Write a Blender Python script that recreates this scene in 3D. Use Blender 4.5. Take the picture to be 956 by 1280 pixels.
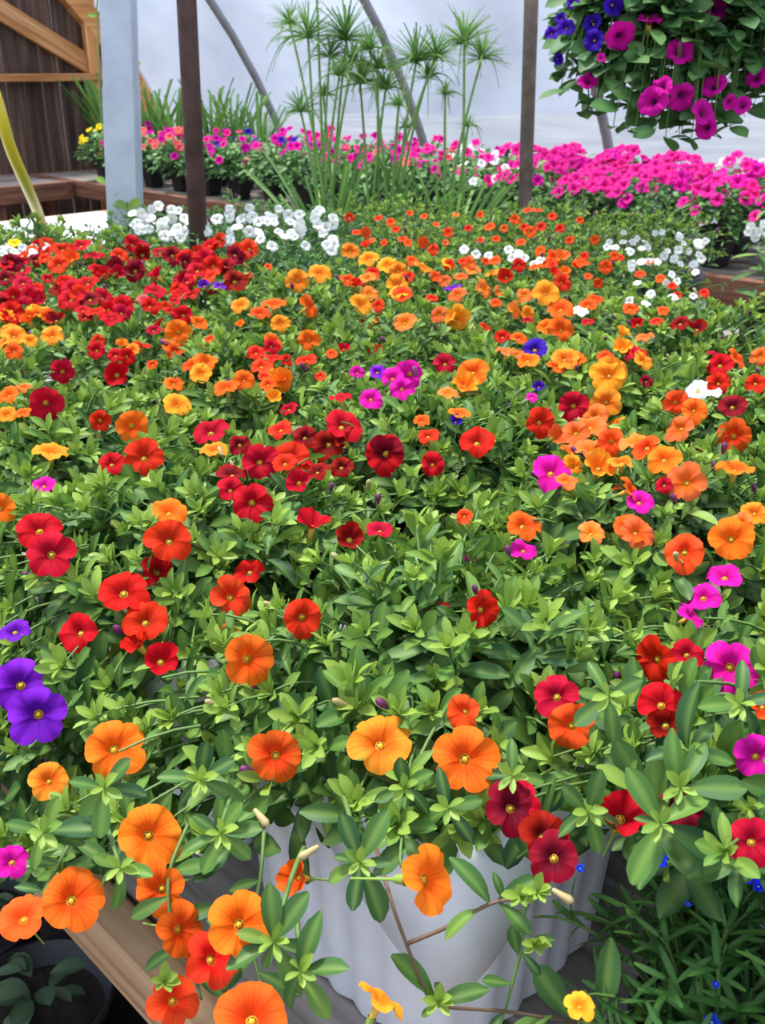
import bpy, bmesh, math, random
import numpy as np
from mathutils import Vector, Matrix, Quaternion

random.seed(7)
rng = np.random.default_rng(11)
scene = bpy.context.scene
for o in list(bpy.data.objects):
    bpy.data.objects.remove(o)
COL = scene.collection
PI = math.pi

# ------------------------------------------------------------------ camera
IMG_W, IMG_H, FPX = 956.0, 1280.0, 1250.0
PITCH = math.atan2(560.0, FPX)          # horizon at image row 80
CAM = np.array([0.0, 0.0, 1.45])
cam_data = bpy.data.cameras.new('camera')
cam_data.sensor_fit = 'VERTICAL'
cam_data.sensor_height = 36.0
cam_data.sensor_width = 27.0
cam_data.lens = 36.0 * FPX / IMG_H
cam_data.clip_start = 0.02
cam_data.clip_end = 300
cam_data.dof.use_dof = True
cam_data.dof.focus_distance = 0.75
cam_data.dof.aperture_fstop = 20.0
cam = bpy.data.objects.new('camera', cam_data)
COL.objects.link(cam)
cam.location = CAM
cam.rotation_euler = (PI / 2 - PITCH, 0, 0)
scene.camera = cam

# ------------------------------------------------------------------ sky, sun, exposure
world = bpy.data.worlds.new('sky')
scene.world = world
world.use_nodes = True
wn = world.node_tree
wn.nodes['Background'].inputs[0].default_value = (0.74, 0.85, 1.0, 1)
wn.nodes['Background'].inputs[1].default_value = 0.95
sun_d = bpy.data.lights.new('sun', 'SUN')
sun_d.energy = 7.6
sun_d.angle = math.radians(12)
sun_d.color = (1.0, 0.95, 0.86)
sun = bpy.data.objects.new('sun', sun_d)
COL.objects.link(sun)
sun.location = (-3, 2, 6)
sun.rotation_euler = Vector((0.30, -0.22, -1.0)).to_track_quat('-Z', 'Y').to_euler()
scene.view_settings.view_transform = 'Standard'
scene.view_settings.look = 'None'
scene.view_settings.gamma = 1.0
scene.view_settings.use_curve_mapping = False
scene.view_settings.exposure = 0.64

# ------------------------------------------------------------------ pixel <-> place
cp, sp = math.cos(PITCH), math.sin(PITCH)
FWD = np.array([0, cp, -sp]); DWN = np.array([0, -sp, -cp]); RGT = np.array([1.0, 0, 0])
S2 = math.sqrt(2)


def ray(px, py):
    return FWD + RGT * ((px - 478) / FPX) + DWN * ((py - 640) / FPX)


def at_depth(px, py, d):
    return CAM + ray(px, py) * d


def at_height(px, py, z):
    r = ray(px, py)
    return CAM + r * ((z - CAM[2]) / r[2])


def project(P):
    P = np.atleast_2d(P) - CAM
    d = P @ FWD
    d = np.where(np.abs(d) < 1e-6, 1e-6, d)
    return np.stack([478 + FPX * (P @ RGT) / d, 640 + FPX * (P @ DWN) / d, d], 1)


def W(u, w, z=0.0):                       # bench axes: u runs across the house, w along it
    return np.array([(u - w) / S2, (u + w) / S2, z])


def UW(P):
    return (P[..., 0] + P[..., 1]) / S2, (P[..., 1] - P[..., 0]) / S2


ROTZ = -PI / 4                            # local x = u, local y = w  (see rot below)
MUW = Matrix(((1 / S2, -1 / S2, 0, 0), (1 / S2, 1 / S2, 0, 0), (0, 0, 1, 0), (0, 0, 0, 1)))

# ------------------------------------------------------------------ materials


def new_mat(name):
    m = bpy.data.materials.new(name)
    m.use_nodes = True
    nt = m.node_tree
    b = nt.nodes['Principled BSDF']
    return m, nt, b


def N(nt, kind, **kw):
    n = nt.nodes.new(kind)
    for k, v in kw.items():
        setattr(n, k, v)
    return n


def math_node(nt, op, a, b=None, c=None):
    n = N(nt, 'ShaderNodeMath', operation=op)
    for i, v in enumerate((a, b, c)):
        if v is None:
            continue
        if isinstance(v, (int, float)):
            n.inputs[i].default_value = v
        else:
            nt.links.new(v, n.inputs[i])
    return n.outputs[0]


def mixc(nt, f, a, b):
    n = N(nt, 'ShaderNodeMix', data_type='RGBA')
    for i, v in ((0, f), (6, a), (7, b)):
        if isinstance(v, (int, float)):
            n.inputs[i].default_value = v
        elif isinstance(v, tuple):
            n.inputs[i].default_value = (*v, 1)
        else:
            nt.links.new(v, n.inputs[i])
    return n.outputs[2]


def ramp(nt, f, stops):
    n = N(nt, 'ShaderNodeValToRGB')
    e = n.color_ramp.elements
    while len(e) < len(stops):
        e.new(0.5)
    for el, (p, c) in zip(e, stops):
        el.position = p
        el.color = (*c, 1)
    nt.links.new(f, n.inputs[0])
    return n.outputs[0]


def plain(name, col, rough=0.6, metal=0.0, noise=0.0, scale=20.0, bump=0.0):
    m, nt, b = new_mat(name)
    b.inputs['Roughness'].default_value = rough
    b.inputs['Metallic'].default_value = metal
    b.inputs['Base Color'].default_value = (*col, 1)
    if noise or bump:
        tc = N(nt, 'ShaderNodeTexCoord')
        nz = N(nt, 'ShaderNodeTexNoise')
        nz.inputs['Scale'].default_value = scale
        nz.inputs['Detail'].default_value = 6
        nt.links.new(tc.outputs['Object'], nz.inputs['Vector'])
        lo = tuple(max(0, c * (1 - noise)) for c in col)
        hi = tuple(min(1, c * (1 + noise)) for c in col)
        nt.links.new(ramp(nt, nz.outputs[0], [(0.3, lo), (0.7, hi)]), b.inputs['Base Color'])
        if bump:
            bp = N(nt, 'ShaderNodeBump')
            bp.inputs['Strength'].default_value = bump
            bp.inputs['Distance'].default_value = 0.01
            nt.links.new(nz.outputs[0], bp.inputs['Height'])
            nt.links.new(bp.outputs[0], b.inputs['Normal'])
    return m


def wood(name, dark, mid, light, scale=(3, 60, 60), rough=0.75):
    """grain along local X"""
    m, nt, b = new_mat(name)
    tc = N(nt, 'ShaderNodeTexCoord')
    oi = N(nt, 'ShaderNodeObjectInfo')
    mp = N(nt, 'ShaderNodeMapping')
    mp.inputs['Scale'].default_value = scale
    nt.links.new(tc.outputs['Object'], mp.inputs['Vector'])
    off = N(nt, 'ShaderNodeVectorMath', operation='ADD')
    mul = N(nt, 'ShaderNodeVectorMath', operation='SCALE')
    cmb = N(nt, 'ShaderNodeCombineXYZ')
    for i in range(3):
        nt.links.new(oi.outputs['Random'], cmb.inputs[i])
    nt.links.new(cmb.outputs[0], mul.inputs[0])
    mul.inputs['Scale'].default_value = 37
    nt.links.new(mp.outputs[0], off.inputs[0])
    nt.links.new(mul.outputs[0], off.inputs[1])
    nz = N(nt, 'ShaderNodeTexNoise')
    nz.inputs['Scale'].default_value = 1.0
    nz.inputs['Detail'].default_value = 7
    nz.inputs['Distortion'].default_value = 0.6
    nt.links.new(off.outputs[0], nz.inputs['Vector'])
    c = ramp(nt, nz.outputs[0], [(0.28, dark), (0.5, mid), (0.72, light)])
    f = math_node(nt, 'MULTIPLY_ADD', oi.outputs['Random'], 0.5, 0.75)
    mm = N(nt, 'ShaderNodeMix', data_type='RGBA', blend_type='MULTIPLY')
    mm.inputs[0].default_value = 1
    nt.links.new(c, mm.inputs[6])
    cc = N(nt, 'ShaderNodeCombineColor')
    for i in range(3):
        nt.links.new(f, cc.inputs[i])
    nt.links.new(cc.outputs[0], mm.inputs[7])
    nt.links.new(mm.outputs[2], b.inputs['Base Color'])
    b.inputs['Roughness'].default_value = rough
    bp = N(nt, 'ShaderNodeBump')
    bp.inputs['Strength'].default_value = 0.4
    bp.inputs['Distance'].default_value = 0.004
    nt.links.new(nz.outputs[0], bp.inputs['Height'])
    nt.links.new(bp.outputs[0], b.inputs['Normal'])
    return m


def thin_plant(nt, b, col_socket, trans=0.3):
    """leaf / petal: principled front plus light passing through"""
    tr = N(nt, 'ShaderNodeBsdfTranslucent')
    mx = N(nt, 'ShaderNodeMixShader')
    mx.inputs[0].default_value = trans
    nt.links.new(col_socket, b.inputs['Base Color'])
    nt.links.new(col_socket, tr.inputs['Color'])
    nt.links.new(b.outputs[0], mx.inputs[1])
    nt.links.new(tr.outputs[0], mx.inputs[2])
    nt.links.new(mx.outputs[0], nt.nodes['Material Output'].inputs['Surface'])


def leaf_mat(name, young, mid, old, rough=0.5, trans=0.28):
    m, nt, b = new_mat(name)
    at = N(nt, 'ShaderNodeAttribute', attribute_name='shade')
    oi = N(nt, 'ShaderNodeObjectInfo')
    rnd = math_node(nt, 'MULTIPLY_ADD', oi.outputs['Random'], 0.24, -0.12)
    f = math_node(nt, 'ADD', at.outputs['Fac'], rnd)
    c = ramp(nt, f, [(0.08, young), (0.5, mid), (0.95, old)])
    rib = N(nt, 'ShaderNodeAttribute', attribute_name='rib')
    rf = math_node(nt, 'MULTIPLY', rib.outputs['Fac'], 0.30)
    c2 = mixc(nt, rf, c, tuple(min(1, v * 1.25 + 0.02) for v in young))
    b.inputs['Roughness'].default_value = rough
    b.inputs['Specular IOR Level'].default_value = 0.35
    thin_plant(nt, b, c2, trans)
    return m


def petal_mat(name, outer, inner, throat, vein, vein_amt=0.5, in_r=0.42, trans=0.25):
    m, nt, b = new_mat(name)
    uv = N(nt, 'ShaderNodeUVMap')
    sx = N(nt, 'ShaderNodeSeparateXYZ')
    nt.links.new(uv.outputs[0], sx.inputs[0])
    oi = N(nt, 'ShaderNodeObjectInfo')
    tc = N(nt, 'ShaderNodeTexCoord')
    nz = N(nt, 'ShaderNodeTexNoise')
    nz.inputs['Scale'].default_value = 2.2
    nz.inputs['Detail'].default_value = 3
    nt.links.new(tc.outputs['Object'], nz.inputs['Vector'])
    rr = math_node(nt, 'MULTIPLY_ADD', nz.outputs[0], 0.16, -0.08)
    r = math_node(nt, 'ADD', sx.outputs[1], rr)
    base = ramp(nt, r, [(0.14, throat), (0.25, inner), (in_r, inner), (min(0.99, in_r + 0.35), outer)])
    fr = math_node(nt, 'FRACT', math_node(nt, 'MULTIPLY', sx.outputs[0], 5.0))
    d1 = math_node(nt, 'ABSOLUTE', math_node(nt, 'SUBTRACT', fr, 0.5))
    fr3 = math_node(nt, 'FRACT', math_node(nt, 'MULTIPLY', sx.outputs[0], 25.0))
    d3 = math_node(nt, 'ABSOLUTE', math_node(nt, 'SUBTRACT', fr3, 0.5))
    v1 = math_node(nt, 'SUBTRACT', 1.0, math_node(nt, 'MINIMUM', math_node(nt, 'MULTIPLY', d1, 22.0), 1.0))
    v3 = math_node(nt, 'MULTIPLY', math_node(nt, 'SUBTRACT', 1.0, math_node(nt, 'MINIMUM', math_node(nt, 'MULTIPLY', d3, 3.5), 1.0)), 0.45)
    vv = math_node(nt, 'MULTIPLY', math_node(nt, 'MAXIMUM', v1, v3), vein_amt)
    fade = math_node(nt, 'SUBTRACT', 1.15, sx.outputs[1])
    c = mixc(nt, math_node(nt, 'MULTIPLY', vv, fade), base, vein)
    hs = N(nt, 'ShaderNodeHueSaturation')
    nt.links.new(math_node(nt, 'MULTIPLY_ADD', oi.outputs['Random'], 0.016, 0.492), hs.inputs['Hue'])
    nt.links.new(math_node(nt, 'MULTIPLY_ADD', oi.outputs['Random'], 0.3, 0.85), hs.inputs['Value'])
    nt.links.new(c, hs.inputs['Color'])
    b.inputs['Roughness'].default_value = 0.7
    b.inputs['Specular IOR Level'].default_value = 0.12
    thin_plant(nt, b, hs.outputs[0], trans)
    return m


YEL = (0.75, 0.42, 0.03)
PET = {
    'R': petal_mat('petal_red', (0.62, 0.004, 0.007), (0.46, 0.002, 0.005), (0.10, 0.012, 0.003), (0.20, 0.0, 0.004), 0.8),
    'D': petal_mat('petal_dark_red', (0.30, 0.002, 0.008), (0.14, 0.001, 0.006), (0.06, 0.01, 0.003), (0.06, 0.0, 0.004), 0.8),
    'O': petal_mat('petal_orange', (0.88, 0.155, 0.010), (0.82, 0.085, 0.004), (0.40, 0.12, 0.0), (0.50, 0.018, 0.001), 0.95),
    'Y': petal_mat('petal_amber', (0.92, 0.34, 0.022), (0.90, 0.20, 0.008), (0.6, 0.10, 0.0), (0.70, 0.07, 0.003), 0.85),
    'S': petal_mat('petal_apricot', (0.90, 0.20, 0.045), (0.88, 0.17, 0.013), (0.7, 0.25, 0.01), (0.65, 0.05, 0.008), 0.85),
    'C': petal_mat('petal_coral', (0.85, 0.075, 0.014), (0.80, 0.04, 0.007), (0.5, 0.14, 0.0), (0.50, 0.008, 0.002), 0.9),
    'K': petal_mat('petal_yellow', (0.92, 0.72, 0.02), (0.92, 0.62, 0.01), (0.8, 0.45, 0.0), (0.9, 0.45, 0.0), 0.3),
    'M': petal_mat('petal_magenta', (0.74, 0.008, 0.36), (0.58, 0.003, 0.25), (0.35, 0.0, 0.10), (0.45, 0.0, 0.22), 0.5),
    'H': petal_mat('petal_hot_pink', (0.86, 0.03, 0.33), (0.78, 0.012, 0.24), (0.45, 0.0, 0.12), (0.62, 0.0, 0.2), 0.35),
    'N': petal_mat('petal_basket_magenta', (0.62, 0.005, 0.30), (0.42, 0.002, 0.20), (0.02, 0.0, 0.015), (0.35, 0.0, 0.16), 0.5, in_r=0.34),
    'P': petal_mat('petal_purple', (0.22, 0.014, 0.55), (0.11, 0.003, 0.32), (0.04, 0.0, 0.09), (0.09, 0.0, 0.25), 0.7),
    'V': petal_mat('petal_violet', (0.065, 0.010, 0.42), (0.035, 0.004, 0.26), (0.01, 0.0, 0.06), (0.02, 0.0, 0.15), 0.5),
    'B': petal_mat('petal_lobelia_blue', (0.015, 0.06, 0.78), (0.01, 0.04, 0.70), (0.8, 0.85, 0.95), (0.01, 0.02, 0.5), 0.3, in_r=0.3),
    'W': petal_mat('petal_white', (0.92, 0.92, 0.90), (0.90, 0.91, 0.86), (0.7, 0.72, 0.3), (0.8, 0.8, 0.76), 0.3),
    'G': petal_mat('petal_salmon', (0.90, 0.16, 0.15), (0.88, 0.11, 0.11), (0.75, 0.06, 0.05), (0.8, 0.07, 0.06), 0.4),
}
M_LEAF = leaf_mat('leaf_calibrachoa', (0.30, 0.44, 0.065), (0.098, 0.225, 0.040), (0.028, 0.10, 0.032))
M_LEAF_GREY = leaf_mat('leaf_petunia', (0.19, 0.36, 0.10), (0.085, 0.21, 0.06), (0.035, 0.11, 0.035))
M_LEAF_DARK = leaf_mat('leaf_lobelia', (0.13, 0.28, 0.05), (0.045, 0.15, 0.03), (0.02, 0.08, 0.02))
M_GRASS = leaf_mat('leaf_grass', (0.24, 0.42, 0.10), (0.10, 0.25, 0.05), (0.045, 0.14, 0.035))
M_LEAF_VAR = leaf_mat('leaf_mottled', (0.16, 0.24, 0.13), (0.07, 0.13, 0.06), (0.03, 0.07, 0.035))
M_STEM = plain('stem_green', (0.11, 0.20, 0.04), 0.55)
M_STEM_BROWN = plain('stem_brown', (0.16, 0.09, 0.05), 0.6)
M_CALYX = plain('calyx_green', (0.26, 0.40, 0.06), 0.5)
M_TUBE = plain('flower_tube_yellow', (0.70, 0.42, 0.06), 0.5)
M_THROAT = plain('throat_yellow', (0.62, 0.36, 0.015), 0.6, noise=0.2, scale=3)
M_THROAT_DK = plain('throat_black', (0.012, 0.004, 0.012), 0.6)
M_BUD = plain('bud_purple', (0.12, 0.012, 0.08), 0.5)
M_BUD_PALE = plain('bud_cream', (0.42, 0.33, 0.14), 0.6)
M_POTWHITE = plain('pot_white_plastic', (0.86, 0.86, 0.88), 0.35, noise=0.05, scale=30)
M_POTBLACK = plain('pot_black_plastic', (0.012, 0.012, 0.014), 0.45)
M_SOIL = plain('potting_soil', (0.022, 0.016, 0.011), 0.95, noise=0.6, scale=60, bump=0.6)
M_RUST = plain('rusty_steel', (0.115, 0.062, 0.058), 0.75, metal=0.2, noise=0.35, scale=25, bump=0.2)
M_RUST_PALE = plain('weathered_pipe', (0.20, 0.155, 0.13), 0.7, metal=0.2, noise=0.45, scale=18, bump=0.2)
M_GALV = plain('galvanized_steel', (0.56, 0.61, 0.72), 0.42, metal=0.35, noise=0.12, scale=14)
M_HOOP = plain('hoop_pipe', (0.30, 0.29, 0.31), 0.5, metal=0.5, noise=0.2, scale=10)
M_HOSE = plain('hose_yellow', (0.72, 0.55, 0.035), 0.4)
M_WHITEWOOD = wood('white_painted_wood', (0.62, 0.58, 0.50), (0.82, 0.80, 0.76), (0.90, 0.89, 0.86), (3, 40, 40))
M_BENCH = wood('bench_edge_wood', (0.18, 0.085, 0.04), (0.42, 0.235, 0.115), (0.56, 0.36, 0.20), (2.2, 45, 45))
M_BENCH_RED = wood('stained_bench_wood', (0.10, 0.035, 0.02), (0.22, 0.085, 0.045), (0.34, 0.16, 0.09), (2.2, 45, 45))
M_GREYWOOD = wood('weathered_plank', (0.13, 0.105, 0.09), (0.25, 0.215, 0.19), (0.38, 0.34, 0.31), (3, 50, 50))
M_WALLWOOD = wood('wall_plank', (0.030, 0.016, 0.011), (0.095, 0.050, 0.032), (0.22, 0.125, 0.08), (1.2, 22, 22))
M_NEWWOOD = wood('orange_lumber', (0.30, 0.10, 0.025), (0.58, 0.24, 0.07), (0.74, 0.42, 0.19), (1.6, 30, 30))
M_GROUND = plain('dirt_ground', (0.060, 0.048, 0.038), 0.95, noise=0.5, scale=9, bump=0.5)
M_GRASSGROUND = plain('outside_ground', (0.11, 0.115, 0.12), 0.95, noise=0.4, scale=0.6)
M_WIRE = plain('hanger_wire', (0.03, 0.03, 0.03), 0.5)

mfilm, nt, b = new_mat('greenhouse_film')
tcf = N(nt, 'ShaderNodeTexCoord')
nzf = N(nt, 'ShaderNodeTexNoise')
nzf.inputs['Scale'].default_value = 1.3
nzf.inputs['Detail'].default_value = 5
nt.links.new(tcf.outputs['Object'], nzf.inputs['Vector'])
tcol = ramp(nt, nzf.outputs[0], [(0.3, (0.30, 0.34, 0.44)), (0.7, (0.50, 0.54, 0.64))])
transp = N(nt, 'ShaderNodeBsdfTransparent')
transp.inputs[0].default_value = (0.90, 0.93, 1.0, 1)
transl = N(nt, 'ShaderNodeBsdfTranslucent')
nt.links.new(tcol, transl.inputs[0])
glossy = N(nt, 'ShaderNodeBsdfDiffuse')
nt.links.new(tcol, glossy.inputs[0])
mx1 = N(nt, 'ShaderNodeMixShader'); mx1.inputs[0].default_value = 0.35
nt.links.new(transl.outputs[0], mx1.inputs[1]); nt.links.new(glossy.outputs[0], mx1.inputs[2])
mx2 = N(nt, 'ShaderNodeMixShader'); mx2.inputs[0].default_value = 0.46
nt.links.new(transp.outputs[0], mx2.inputs[1]); nt.links.new(mx1.outputs[0], mx2.inputs[2])
nt.links.new(mx2.outputs[0], nt.nodes['Material Output'].inputs['Surface'])
M_FILM = mfilm

# ------------------------------------------------------------------ mesh helpers


def link(o):
    COL.objects.link(o)
    return o


def mesh_obj(name, me, parent=None, mat=None):
    if mat is not None and not me.materials:
        me.materials.append(mat)
    o = bpy.data.objects.new(name, me)
    link(o)
    if parent is not None:
        o.parent = parent
    return o


def tag(o, label=None, cat=None, group=None, kind=None):
    for k, v in (('label', label), ('category', cat), ('group', group), ('kind', kind)):
        if v:
            o[k] = v
    return o


def empty(name, loc, mat_rot=None):
    o = bpy.data.objects.new(name, None)
    o.empty_display_size = 0.05
    link(o)
    o.location = loc
    if mat_rot is not None:
        o.rotation_euler = mat_rot
    return o


UWROT = (0, 0, PI / 4)                    # local x -> +u, local y -> +w


def np_mesh(name, V, F, mat=None, smooth=True, attrs=None, uv=None):
    """V (n,3), F (m,k) of equal-size faces"""
    me = bpy.data.meshes.new(name)
    V = np.ascontiguousarray(V, dtype=np.float32)
    F = np.ascontiguousarray(F, dtype=np.int32)
    k = F.shape[1]
    me.vertices.add(len(V)); me.vertices.foreach_set('co', V.ravel())
    me.loops.add(F.size); me.loops.foreach_set('vertex_index', F.ravel())
    me.polygons.add(len(F))
    me.polygons.foreach_set('loop_start', np.arange(0, F.size, k, dtype=np.int32))
    me.polygons.foreach_set('loop_total', np.full(len(F), k, dtype=np.int32))
    me.polygons.foreach_set('use_smooth', np.full(len(F), smooth, dtype=bool))
    if attrs:
        for an, av in attrs.items():
            a = me.attributes.new(an, 'FLOAT', 'POINT')
            a.data.foreach_set('value', np.ascontiguousarray(av, dtype=np.float32))
    if uv is not None:
        l = me.uv_layers.new(name='UVMap')
        l.data.foreach_set('uv', np.ascontiguousarray(uv, dtype=np.float32).ravel())
    me.update(calc_edges=True)
    if mat is not None:
        me.materials.append(mat)
    return me


def box_mesh(name, sx, sy, sz, mat, bevel=0.004, center=(0, 0, 0)):
    bm = bmesh.new()
    bmesh.ops.create_cube(bm, size=1)
    for v in bm.verts:
        v.co = Vector((v.co.x * sx + center[0], v.co.y * sy + center[1], v.co.z * sz + center[2]))
    if bevel:
        bmesh.ops.bevel(bm, geom=bm.edges[:], offset=bevel, segments=1, affect='EDGES')
    me = bpy.data.meshes.new(name)
    bm.to_mesh(me); bm.free()
    me.materials.append(mat)
    return me


def tube_arrays(pts, radii, n=8, closed_ends=True):
    pts = np.asarray(pts, float)
    m = len(pts)
    radii = np.broadcast_to(np.asarray(radii, float), (m,))
    tg = np.gradient(pts, axis=0)
    tg /= np.linalg.norm(tg, axis=1)[:, None] + 1e-9
    ref = np.array([0.13, 0.31, 0.94]) if abs(tg[0][2]) < 0.9 else np.array([1.0, 0.1, 0])
    V = []
    ang = np.arange(n) * 2 * PI / n
    for i in range(m):
        a = np.cross(tg[i], ref); a /= np.linalg.norm(a) + 1e-9
        bb = np.cross(tg[i], a)
        ref = np.cross(a, tg[i])
        V.append(pts[i] + radii[i] * (np.cos(ang)[:, None] * a + np.sin(ang)[:, None] * bb))
    V = np.concatenate(V)
    F = []
    for i in range(m - 1):
        for j in range(n):
            k = (j + 1) % n
            F.append((i * n + j, i * n + k, (i + 1) * n + k, (i + 1) * n + j))
    if closed_ends:
        V = np.concatenate([V, pts[:1], pts[-1:]])
        c0, c1 = len(V) - 2, len(V) - 1
        for j in range(n):
            k = (j + 1) % n
            F.append((c0, k, j, j))
            F.append((c1, (m - 1) * n + j, (m - 1) * n + k, (m - 1) * n + k))
    return V, F


def tube_mesh(name, pts, radii, mat, n=8, smooth=True):
    V, F = tube_arrays(pts, radii, n)
    me = bpy.data.meshes.new(name)
    faces = [tuple(dict.fromkeys(f)) for f in F]
    me.from_pydata([tuple(v) for v in V], [], faces)
    if smooth:
        me.polygons.foreach_set('use_smooth', [len(f) == 4 for f in faces])
    me.materials.append(mat)
    me.update()
    return me


def multi_tube_mesh(name, plist, rlist, mat, n=4):
    Vs, Fs, off = [], [], 0
    for pts, r in zip(plist, rlist):
        V, F = tube_arrays(pts, r, n, False)
        Vs.append(V); Fs.append(np.array(F) + off); off += len(V)
    return np_mesh(name, np.concatenate(Vs), np.concatenate(Fs), mat)


def bez(p0, p1, p2, n):
    t = np.linspace(0, 1, n)[:, None]
    return (1 - t) ** 2 * np.asarray(p0) + 2 * t * (1 - t) * np.asarray(p1) + t ** 2 * np.asarray(p2)


def lathe(name, prof, mat, n=28, wobble=None):
    V, F = [], []
    for r, z in prof:
        for j in range(n):
            a = 2 * PI * j / n
            V.append((r * math.cos(a), r * math.sin(a), z))
    for i in range(len(prof) - 1):
        for j in range(n):
            k = (j + 1) % n
            F.append((i * n + j, i * n + k, (i + 1) * n + k, (i + 1) * n + j))
    return np_mesh(name, np.array(V), np.array(F), mat)


# ---- leaf template: along +X, face up +Z, unit length
def leaf_template(nl=6, nw=3, width=0.32, curl=0.18, fold=0.22, peak=0.58, petiole=0.12):
    xs = np.linspace(0, 1, nl + 1)
    V, rib = [], []
    for x in xs:
        t = max(0.0, (x - petiole * 0.3) / (1 - petiole * 0.3))
        ex = peak / (1 - peak) * 0.62
        prof = (t ** ex) * ((1 - t) ** 0.52)
        tm = ex / (ex + 0.52)
        pk = (tm ** ex) * ((1 - tm) ** 0.52)
        hw = max(0.018, 0.5 * width * prof / pk)
        if x == xs[-1]:
            hw = 0.02 if width < 0.1 else 0.035
        for j in range(nw):
            s = (j / (nw - 1)) * 2 - 1
            V.append((x, hw * s, abs(s) * hw * fold * 2 - curl * (x ** 2) + 0.0))
            rib.append((1.0 - abs(s)) ** (3 if nw > 3 else 1.5))
    F = []
    for i in range(nl):
        for j in range(nw - 1):
            a = i * nw + j
            F.append((a, a + nw, a + nw + 1, a + 1))
    return np.array(V), np.array(F), np.array(rib)


LT = {
    'cal_o': leaf_template(7, 5, 0.38, 0.16, 0.22, 0.60),
    'cal': leaf_template(6, 3, 0.38, 0.20, 0.20, 0.58),
    'cal_flat': leaf_template(7, 5, 0.40, 0.05, 0.12, 0.62),
    'cal_curl': leaf_template(7, 5, 0.36, 0.42, 0.28, 0.58),
    'cal_lo': leaf_template(4, 3, 0.40, 0.2, 0.2, 0.58),
    'pet': leaf_template(5, 3, 0.58, 0.22, 0.12, 0.52),
    'lob': leaf_template(4, 3, 0.17, 0.15, 0.2, 0.5),
    'blade': leaf_template(8, 3, 0.055, 0.22, 0.4, 0.3),
}


def frames(D, UP):
    """X = leaf direction, Z ~ UP"""
    X = D / (np.linalg.norm(D, axis=1)[:, None] + 1e-9)
    Z = UP - (UP * X).sum(1)[:, None] * X
    Z /= np.linalg.norm(Z, axis=1)[:, None] + 1e-9
    Y = np.cross(Z, X)
    return np.stack([X, Y, Z], 2)        # columns


def leaves_mesh(name, tpl, pos, rot, scale, shade, mat, origin):
    V, F, rib = LT[tpl]
    n = len(pos)
    out = np.einsum('nij,vj->nvi', rot * scale[:, None, None], V) + (pos - origin)[:, None, :]
    FF = (F[None] + (np.arange(n) * len(V))[:, None, None]).reshape(-1, 4)
    return np_mesh(name, out.reshape(-1, 3), FF, mat,
                   attrs={'shade': np.repeat(shade, len(V)), 'rib': np.tile(rib, n)})


_leaf_cache = {}


def leaf_obj_mesh(tpl, level, mat):
    k = (tpl, level, mat.name)
    if k not in _leaf_cache:
        V, F, rib = LT[tpl]
        _leaf_cache[k] = np_mesh('leaf', V, F, mat, attrs={'shade': np.full(len(V), level / 4), 'rib': rib})
    return _leaf_cache[k]


def leaf_object(parent, tpl, pos, rot, scale, shade, mat, origin, name='leaf'):
    o = bpy.data.objects.new(name, leaf_obj_mesh(tpl, int(round(float(np.clip(shade, 0, 1)) * 4)), mat))
    COL.objects.link(o)
    o.parent = parent
    m = Matrix(rot.tolist()).to_4x4() @ Matrix.Scale(float(scale), 4)
    m.translation = Vector((pos - origin).tolist())
    o.matrix_local = m
    return o


# ---- flower template, unit radius, facing +Z
_fl = {}


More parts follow.
